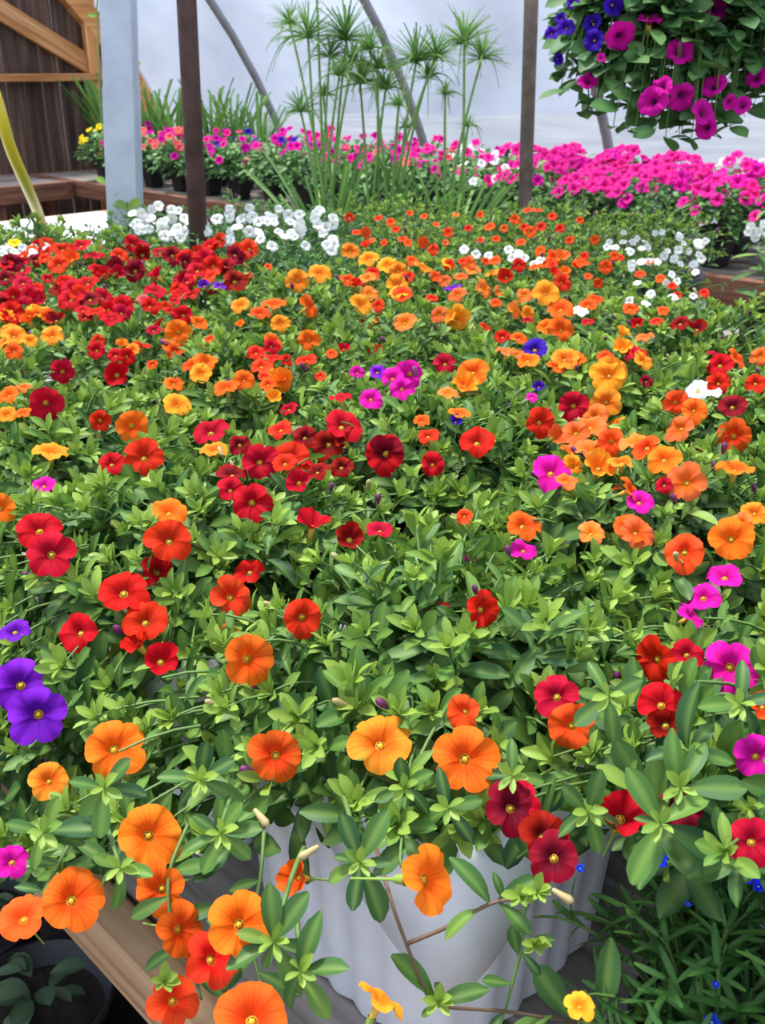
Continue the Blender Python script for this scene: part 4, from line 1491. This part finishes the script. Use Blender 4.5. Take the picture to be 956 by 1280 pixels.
def bushy(root, origin, R0_, H0, H1, n_leaf, leaf, tpl, mat, flowers, fsize, kind, rr, top_only=True, n_obj=0):
    """dome of leaves over a pot, blooms on top"""
    pos, D, UPV, L, sh = [], [], [], [], []
    for i in range(n_leaf):
        a = rr.uniform(0, 2 * PI); q = math.sqrt(rr.random())
        el = rr.uniform(-0.25, 1.0)
        rad = R0_ * math.sqrt(max(0, 1 - max(0, el) ** 2)) * rr.uniform(0.6, 1.0)
        z = H0 + (H1 - H0) * (el * 0.9) * rr.uniform(0.7, 1.0)
        p = origin + np.array([rad * math.cos(a), rad * math.sin(a), z])
        d = np.array([math.cos(a) * 0.8, math.sin(a) * 0.8, rr.uniform(-0.5, 0.8)])
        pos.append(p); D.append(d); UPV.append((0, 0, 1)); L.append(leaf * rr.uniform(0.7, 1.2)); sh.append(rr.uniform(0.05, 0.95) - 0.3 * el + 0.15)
    pos, D, UPV, L, sh = map(np.array, (pos, D, UPV, L, sh))
    UPV = UPV + rng.normal(0, 0.3, UPV.shape)
    Rm = frames(D, UPV)
    dist = project(pos)[:, 2] - pos[:, 2] * 0.5
    order = np.argsort(dist)
    for k in order[:n_obj]:
        leaf_object(root, tpl, pos[k], Rm[k], L[k], sh[k], mat, origin)
    k = order[n_obj:]
    o = mesh_obj('foliage', leaves_mesh('foliage', tpl, pos[k], Rm[k], L[k], np.clip(sh[k], 0, 1), mat, origin), root)
    o['kind'] = 'stuff'
    for col in flowers:
        a = rr.uniform(0, 2 * PI); q = math.sqrt(rr.random()) * 0.98
        rad = R0_ * q
        z = H0 + (H1 - H0) * (math.sqrt(1 - q * q) * 0.95 + 0.10) + rr.uniform(-0.01, 0.025)
        p = origin + np.array([rad * math.cos(a), rad * math.sin(a), z])
        n = np.array([math.cos(a) * q * 0.8, math.sin(a) * q * 0.8, 0.7]) + TOCAM(p) * rr.uniform(0.3, 0.9)
        flower(root, p, n, fsize * rr.uniform(0.8, 1.15), col, origin, kind, parts=False)


rb = random.Random(33)
BACK = []
ROWS = ((3.60, 'front'), (3.93, 'middle'), (4.26, 'rear'))
count_row = {r: 0 for _, r in ROWS}
for u, rname in ROWS:
    for k in range(19):
        w = 0.95 + 0.29 * k + (0.1 if rname == 'middle' else 0)
        q = project(W(u, w, 1.0))[0]
        if q[0] < 55 or q[0] > 1030 or w > 6.35:
            continue
        if rname == 'rear' and q[0] < 345:
            continue                        # the sword leaved clumps stand here
        BACK.append((u, w + rb.uniform(-.02, .02), rname, q[0]))
        count_row[rname] += 1
seq = {r: 0 for _, r in ROWS}
for u, w, rname, px in sorted(BACK, key=lambda t: -t[1]):
    origin = W(u, w, BENCH_Z + 0.002)
    seq[rname] += 1
    nth = ORD[seq[rname] - 1] if seq[rname] <= len(ORD) else '%d th' % seq[rname]
    nth = (ORD + ['fourteenth', 'fifteenth', 'sixteenth', 'seventeenth', 'eighteenth', 'nineteenth'])[seq[rname] - 1]
    if px < 138:
        name, fls, lab, kind, fs = 'potted_marigold', ['K'] * 13 + ['W'] * (2 if px > 115 else 0), 'yellow flowers', 'cal', 0.045
    elif px < 240 and rname == 'front' and px > 150:
        name, fls, lab, kind, fs = 'potted_begonia', ['G'] * 16 + ['M'] * 6, 'salmon and magenta flowers', 'pet', 0.055
    elif px < 400:
        name, fls, lab, kind, fs = 'potted_petunia', [rb.choice('MMMHV') for _ in range(11)], 'scattered magenta flowers', 'pet', 0.05
    elif px < 590:
        name, fls, lab, kind, fs = 'potted_petunia', [rb.choice('HHMHG') for _ in range(11)], 'mixed pink flowers', 'pet', 0.048
    elif px < 650:
        name, fls, lab, kind, fs = 'potted_petunia', [rb.choice('HHMMWW') for _ in range(13)], 'pink and white flowers', 'pet', 0.05
    else:
        name, fls, lab, kind, fs = 'potted_petunia', [rb.choice('HHHHHHM') for _ in range(30)], 'dense hot pink flowers', 'pet', 0.056
        if px > 890 and rname == 'rear':
            fls = ['H'] * 12 + ['W'] * 8
            lab = 'hot pink and white flowers'
    root = empty(name, origin)
    tag(root, 'pot of %s, %s from plank wall, %s row along film' % (lab, nth, rname), 'potted plant', 'pots of flowers on the bench along the film')
    p = mesh_obj('pot', TALL_POT, root); p.rotation_euler = (0, 0, PI / 4 + rb.uniform(-.1, .1))
    p = mesh_obj('soil', SOIL_SMALL, root); p.rotation_euler = (0, 0, PI / 4)
    dense = px > 640
    bushy(root, origin, 0.165, 0.15, 0.315 + rb.uniform(-.015, .02), 330 if rname == 'front' else 260, 0.042, 'pet', M_LEAF_GREY, fls, fs, kind, rb)

# sword leaved clumps behind, by the end wall
for n_, (px, u, hgt) in enumerate(((70, 3.98, .50), (108, 4.05, .48), (190, 4.1, .46), (214, 4.12, .44), (262, 4.14, .46), (290, 4.16, .46), (322, 4.18, .40))):
    best = min(np.linspace(2.5, 6.7, 400), key=lambda w: abs(project(W(u, w, 1.2))[0, 0] - px))
    origin = W(u, float(best), BENCH_Z + 0.002)
    root = empty('iris_clump', origin)
    tag(root, 'black pot of upright green sword leaves behind the flowers, %s from plank wall' % ORD[n_], 'potted plant', 'sword leaved clumps by the film')
    p = mesh_obj('pot', TALL_POT, root); p.rotation_euler = (0, 0, PI / 4)
    p = mesh_obj('soil', SOIL_SMALL, root); p.rotation_euler = (0, 0, PI / 4)
    for i in range(34):
        a = rb.uniform(0, 2 * PI)
        lean = rb.uniform(0.03, 0.42)
        D = np.array([math.cos(a) * lean, math.sin(a) * lean, 1.0])
        R = frames(D[None], np.array([[-math.cos(a), -math.sin(a), 0.3]]))[0]
        pos = origin + np.array([0.035 * math.cos(a), 0.035 * math.sin(a), 0.12])
        leaf_object(root, 'blade', pos, R, hgt * rb.uniform(0.55, 1.1), rb.uniform(0.2, 1.0), M_GRASS, origin)

# ---- papyrus at the far side of the near bench
PAP = (
    ('tallest papyrus clump between the rusty pole and the other papyrus clumps', (412, 3.18), [(385, 48, 30), (412, 72, 22), (433, 50, 36), (376, 140, 22), (395, -25, 26), (424, 95, 18), (404, 120, 14), (362, 30, 22), (440, 80, 22)]),
    ('papyrus clump with low umbels in the middle of the three clumps', (475, 3.15), [(450, 105, 32), (482, 112, 24), (498, 132, 16), (520, 78, 32), (545, 72, 26), (462, 62, 22), (508, 160, 12), (472, 86, 24), (534, 98, 20)]),
    ('papyrus clump nearest the grey slender pipe with two high umbels', (566, 3.22), [(580, 55, 32), (602, 74, 26), (585, 158, 11), (556, 118, 14)]),
)
for lab, (bx, dep), ums in PAP:
    origin = at_depth(bx, 200, dep)
    origin[2] = BENCH_Z + 0.002
    root = empty('potted_papyrus', origin)
    tag(root, lab, 'potted plant', 'papyrus clumps on the near bench')
    mesh_obj('pot', ROUND_POT, root)
    mesh_obj('soil', soil_mesh(0.052, 0.088), root)
    for ux, uy, rpx in ums:
        top = at_depth(ux, uy, dep + rb.uniform(-.12, .12))
        a = rb.uniform(0, 6.28)
        base = origin + np.array([0.04 * math.cos(a), 0.04 * math.sin(a), 0.09])
        c = bez(base, base * 0.5 + top * 0.5 + np.array([0, 0, 0.05]) + (base - top) * np.array([0.12, 0.12, 0]), top, 10)
        st = mesh_obj('stem', tube_mesh('stem', c - origin, np.linspace(0.0062, 0.0038, 10), M_GRASS, 6), root)
        # umbel: thin rays arching out
        rl = rpx * dep / FPX * 1.35
        n = 84
        az = rng.uniform(0, 2 * PI, n); el = rng.uniform(-0.1, 1.45, n)
        Dd = np.stack([np.cos(az) * np.cos(el), np.sin(az) * np.cos(el), np.sin(el)], 1)
        Rm = frames(Dd, np.tile([[0, 0, 1.0]], (n, 1)) + Dd * 0.01)
        me = leaves_mesh('umbel', 'blade', np.tile(top, (n, 1)), Rm, rl * rng.uniform(0.6, 1.15, n), rng.uniform(0.1, 0.8, n), M_GRASS, origin)
        mesh_obj('umbel', me, st)
        # few long drooping bracts
        for i in range(3):
            a = rb.uniform(0, 6.28); l = rl * rb.uniform(1.0, 2.0)
            e = top + np.array([math.cos(a) * l, math.sin(a) * l, -l * rb.uniform(0.2, 1.0)])
            cc = bez(top, top + np.array([math.cos(a) * l * 0.6, math.sin(a) * l * 0.6, l * 0.35]), e, 8)
            mesh_obj('bract', tube_mesh('bract', cc - origin, np.linspace(0.0035, 0.0008, 8), M_GRASS, 4), st)
    # grassy base leaves
    for i in range(46):
        a = rb.uniform(0, 2 * PI); lean = rb.uniform(0.1, 0.9)
        D = np.array([math.cos(a) * lean, math.sin(a) * lean, 1.0])
        R = frames(D[None], np.array([[-math.cos(a), -math.sin(a), 0.3]]))[0]
        leaf_object(root, 'blade', origin + np.array([0.045 * math.cos(a), 0.045 * math.sin(a), 0.08]), R, rb.uniform(0.18, 0.40), rb.uniform(0.05, 0.8), M_GRASS, origin)

# ---- plant with pointed leaves at the bench end by the aisle
origin = at_depth(962, 380, 2.45); origin[2] = BENCH_Z + 0.002
root = empty('potted_impatiens', origin)
tag(root, 'pointed leaved plant with a white bloom cluster at the aisle edge', 'potted plant')
p = mesh_obj('pot', TALL_POT, root)
rows = []
tops = [at_depth(950, 318, 2.45), at_depth(975, 300, 2.5), at_depth(945, 372, 2.42), at_depth(985, 350, 2.4)]
for i, t in enumerate(tops):
    st = mesh_obj('stem', tube_mesh('stem', bez(origin + np.array([0, 0, .12]), (origin + t) / 2 + np.array([0.01, 0, .08]), t, 8) - origin, 0.004, M_STEM, 6), root)
    for k in range(9):
        a = k * 2.4 + i; dn = 0.02 * (k // 3)
        D = np.array([math.cos(a), math.sin(a), rb.uniform(-.3, .35)])
        R = frames(D[None], np.array([[0, 0, 1.0]]) + rng.normal(0, .15, (1, 3)))[0]
        leaf_object(st, 'cal_flat', t - np.array([0, 0, dn * 2]), R, rb.uniform(0.055, 0.085), rb.uniform(0.3, 0.8), M_LEAF, origin)
for px, py in ((938, 283), (948, 290), (955, 280), (944, 297), (935, 290), (960, 292)):
    P = at_depth(px, py, 2.43)
    flower(root, P, TOCAM(P), 0.024, 'W', origin, 'small', parts=False)

# ================================================================== HANGING BASKET
bc = at_depth(862, 15, 2.05)
bask = empty('hanging_basket', bc)
tag(bask, 'hanging basket of magenta and violet petunias trailing above the aisle', 'hanging basket')
mesh_obj('pot', lathe('pot', [(0.0, -0.10), (0.10, -0.10), (0.11, -0.09), (0.145, 0.04), (0.155, 0.045), (0.155, 0.065), (0.145, 0.065), (0.14, 0.03), (0, 0.03)], M_POTBLACK, 32), bask)
hook = np.array([0.0, 0.0, 0.52])
for k in range(3):
    a = 0.5 + k * 2 * PI / 3
    mesh_obj('hanger_wire', tube_mesh('hanger_wire', [np.array([0.15 * math.cos(a), 0.15 * math.sin(a), 0.055]), hook], 0.002, M_WIRE, 6), bask)
top_u, _ = UW(bc)
hz = ZC + math.sqrt(RAD ** 2 - (float(top_u) - UC) ** 2) - 0.06 - bc[2]
mesh_obj('hook', tube_mesh('hook', [hook, np.array([0, 0, hz])], 0.004, M_WIRE, 6), bask)
BF = ((775, 46, 38, 'N'), (850, 64, 36, 'N'), (895, 10, 33, 'N'), (812, 22, 36, 'N'), (853, 121, 36, 'N'), (815, 126, 39, 'N'), (826, 108, 32, 'N'), (892, 106, 34, 'N'), (880, 140, 34, 'N'),
      (882, 160, 30, 'N'), (735, 100, 26, 'N'), (752, 72, 14, 'N'), (945, 97, 26, 'N'), (928, 131, 24, 'N'), (912, 128, 20, 'N'), (741, 50, 28, 'V'), (768, 6, 30, 'V'), (740, 28, 26, 'V'),
      (690, 40, 20, 'V'), (708, 33, 24, 'V'), (698, 74, 16, 'V'), (716, 2, 18, 'V'), (700, 22, 16, 'V'))
bpl = []
for px, py, s, col in BF:
    d = 1.86 + 0.10 * ((px - 850) / 160) ** 2 + rb.uniform(-.02, .02)
    P = at_depth(px, py, d)
    n = TOCAM(P) + np.array([rb.uniform(-.8, .8), 0, rb.uniform(-.3, .9)])
    if (px, py) == (812, 22):
        n = TOCAM(P) * 0.35 + np.array([0, 0, 1.0])
    flower(bask, P, n, s * d / FPX, col, bc, 'pet', parts=True)
    bpl.append((px, py, s / 2, d))
bpl = np.array(bpl)
rows, stems = [], []
for i in range(230):
    a = rb.uniform(0, 2 * PI)
    px = rb.uniform(695, 1010)
    lim = float(np.interp(px, [690, 720, 760, 800, 860, 900, 940, 1010], [85, 140, 160, 172, 176, 172, 138, 110]))
    py = lim - abs(rb.gauss(0, 55)) if i % 3 else lim * rb.uniform(-0.3, 0.9)
    if 780 < px < 850 and 95 < py < 100:
        continue
    dd = 1.88 + abs(rb.gauss(0, .10)) + 0.08 * ((px - 850) / 160) ** 2
    P = at_depth(px, py, dd)
    rel = P - bc
    hd = np.array([rel[0], rel[1], 0]); hd /= np.linalg.norm(hd) + 1e-6
    base = bc + hd * 0.14 + np.array([0, 0, 0.055])
    c = bez(base, base + hd * 0.10 + np.array([0, 0, 0.05]), P, 9)
    stems.append(c - bc)
    for k in range(10):
        t = 0.25 + 0.75 * k / 9
        f = t * 8; i0 = min(7, int(f)); p = c[i0] + (c[i0 + 1] - c[i0]) * (f - i0)
        ph = k * 2.4 + i
        D = np.array([math.cos(ph), math.sin(ph), rb.uniform(-.5, .3)])
        rows.append((p, D, np.array([0, -0.3, 1.0]) + rng.normal(0, .35, 3), rb.uniform(0.036, 0.064), rb.uniform(0.3, 1.0)))
pos = np.array([r[0] for r in rows]); D = np.array([r[1] for r in rows]); U_ = np.array([r[2] for r in rows]); Ls = np.array([r[3] for r in rows]); shd = np.array([r[4] for r in rows])
R = frames(D, U_)
ctr = project(pos + R[:, :, 0] * (Ls * .5)[:, None])
dx = np.hypot(ctr[:, 0][:, None] - bpl[:, 0], ctr[:, 1][:, None] - bpl[:, 1])
keep = ~((dx < bpl[:, 2] + 3) & (ctr[:, 2][:, None] < bpl[:, 3] + .02)).any(1)
idx = np.nonzero(keep)[0]
order = idx[np.argsort(ctr[idx, 2])]
for k in order[:290]:
    leaf_object(bask, 'pet', pos[k], R[k], Ls[k], shd[k], M_LEAF_GREY, bc)
k = order[290:]
if len(k):
    o = mesh_obj('foliage', leaves_mesh('foliage', 'pet', pos[k], R[k], Ls[k], np.clip(shd[k], 0, 1), M_LEAF_GREY, bc), bask); o['kind'] = 'stuff'
o = mesh_obj('stems', multi_tube_mesh('stems', [s_[6:] for s_ in stems], [0.0010] * len(stems), M_STEM, 4), bask); o['kind'] = 'stuff'

# ================================================================== VINE ON THE STEEL POST
vd = 2.75 - 0.055
vp = [(162, 292), (160, 262), (156, 230), (153, 180), (150, 130), (148, 92), (146, 40), (150, -30)]
vc = smooth_curve([at_depth(x, y, vd) for x, y in vp], 5)
vo = at_depth(162, 300, vd)
vine = empty('climbing_vine', vo)
tag(vine, 'thin twining vine with small leaves on the galvanized post', 'vine')
mesh_obj('stem', tube_mesh('stem', vc - vo, 0.0022, M_STEM, 6), vine)
c2 = smooth_curve([at_depth(x, y, vd) for x, y in ((140, 250), (134, 200), (127, 150), (124, 100), (123, 50), (121, 10), (128, -30))], 5)
mesh_obj('stem', tube_mesh('stem', c2 - vo, 0.002, M_STEM, 6), vine)
for cx, cy, ex, ey, s in ((148, 92, 170, 78, .2), (150, 98, 134, 98, .6), (153, 165, 134, 158, .1), (152, 165, 166, 172, .5), (160, 262, 146, 252, .15), (160, 262, 172, 250, .15),
                          (122, 20, 136, 12, .7), (127, 132, 140, 130, .8), (135, 230, 122, 222, .6), (140, 246, 146, 236, .3), (122, 20, 112, 18, .3)):
    a = at_depth(cx, cy, vd - 0.005); e = at_depth(ex, ey, vd - 0.015)
    Dv = e - a
    R = frames(Dv[None], (TOCAM(a) + np.array([0, 0, .6]))[None])[0]
    leaf_object(vine, 'pet', a, R, float(np.linalg.norm(Dv)) * 1.15, s, M_LEAF, vo)

# ================================================================== POTS UNDER THE BENCH
UNDER_POT = lathe('pot', [(0.0, 0.0), (0.078, 0.0), (0.083, 0.01), (0.10, 0.15), (0.108, 0.152), (0.110, 0.178), (0.102, 0.178), (0.096, 0.14), (0.0, 0.135)], M_POTBLACK, 36)
M_S2 = lathe('soil', [(0.0, 0.142), (0.05, 0.145), (0.0955, 0.139)], M_SOIL, 24)
k = 0
labs = ('first', 'second', 'third')
for a_ in range(4):
    for b_ in range(5):
        u = 0.17 + 0.225 * a_; w = 0.56 + 0.225 * b_ + 0.11 * (a_ % 2)
        q = project(W(u, w, 0.17))[0]
        if q[0] < -90 or q[0] > 330 or q[1] < 1000 or q[1] > 1460:
            continue
        origin = W(u, w, 0.0)
        root = empty('black_nursery_pot', origin)
        tag(root, 'black nursery pot with a dull green seedling under the near bench edge', 'potted plant', 'black pots on the ground under the bench')
        mesh_obj('pot', UNDER_POT, root); mesh_obj('soil', M_S2, root)
        for i in range(15):
            an = rb.uniform(0, 6.28); ht = 0.16 + 0.010 * (i // 2)
            D = np.array([math.cos(an), math.sin(an), rb.uniform(0.0, .6)])
            R = frames(D[None], np.array([[0, 0, 1.0]]) + rng.normal(0, .2, (1, 3)))[0]
            leaf_object(root, 'pet', origin + np.array([0.02 * math.cos(an), 0.02 * math.sin(an), ht]), R, rb.uniform(0.035, 0.06), rb.uniform(0.0, 0.7), M_LEAF_VAR, origin)

# ================================================================== HILLS OUTSIDE, added tall and dark to hide bright sky behind the film
V, F = [], []
n = 60
for i in range(n + 1):
    a = -0.9 + 3.2 * i / n
    for r, z in ((34, -0.5), (42, 6.0 + 1.5 * math.sin(i * 0.9) + 0.8 * math.sin(i * 2.3)), (70, 14 + 3.5 * math.sin(i * 0.5))):
        V.append((r * math.cos(a), r * math.sin(a), z))
for i in range(n):
    for j in range(2):
        q = i * 3 + j
        F.append((q, q + 3, q + 4, q + 1))
M_HILL = plain('dark_backdrop', (0.13, 0.15, 0.19), 0.95, noise=0.5, scale=0.25)
tag(mesh_obj('backdrop', np_mesh('backdrop', np.array(V), np.array(F), M_HILL)), 'added dark hills beyond the plastic film', 'backdrop', kind='structure')
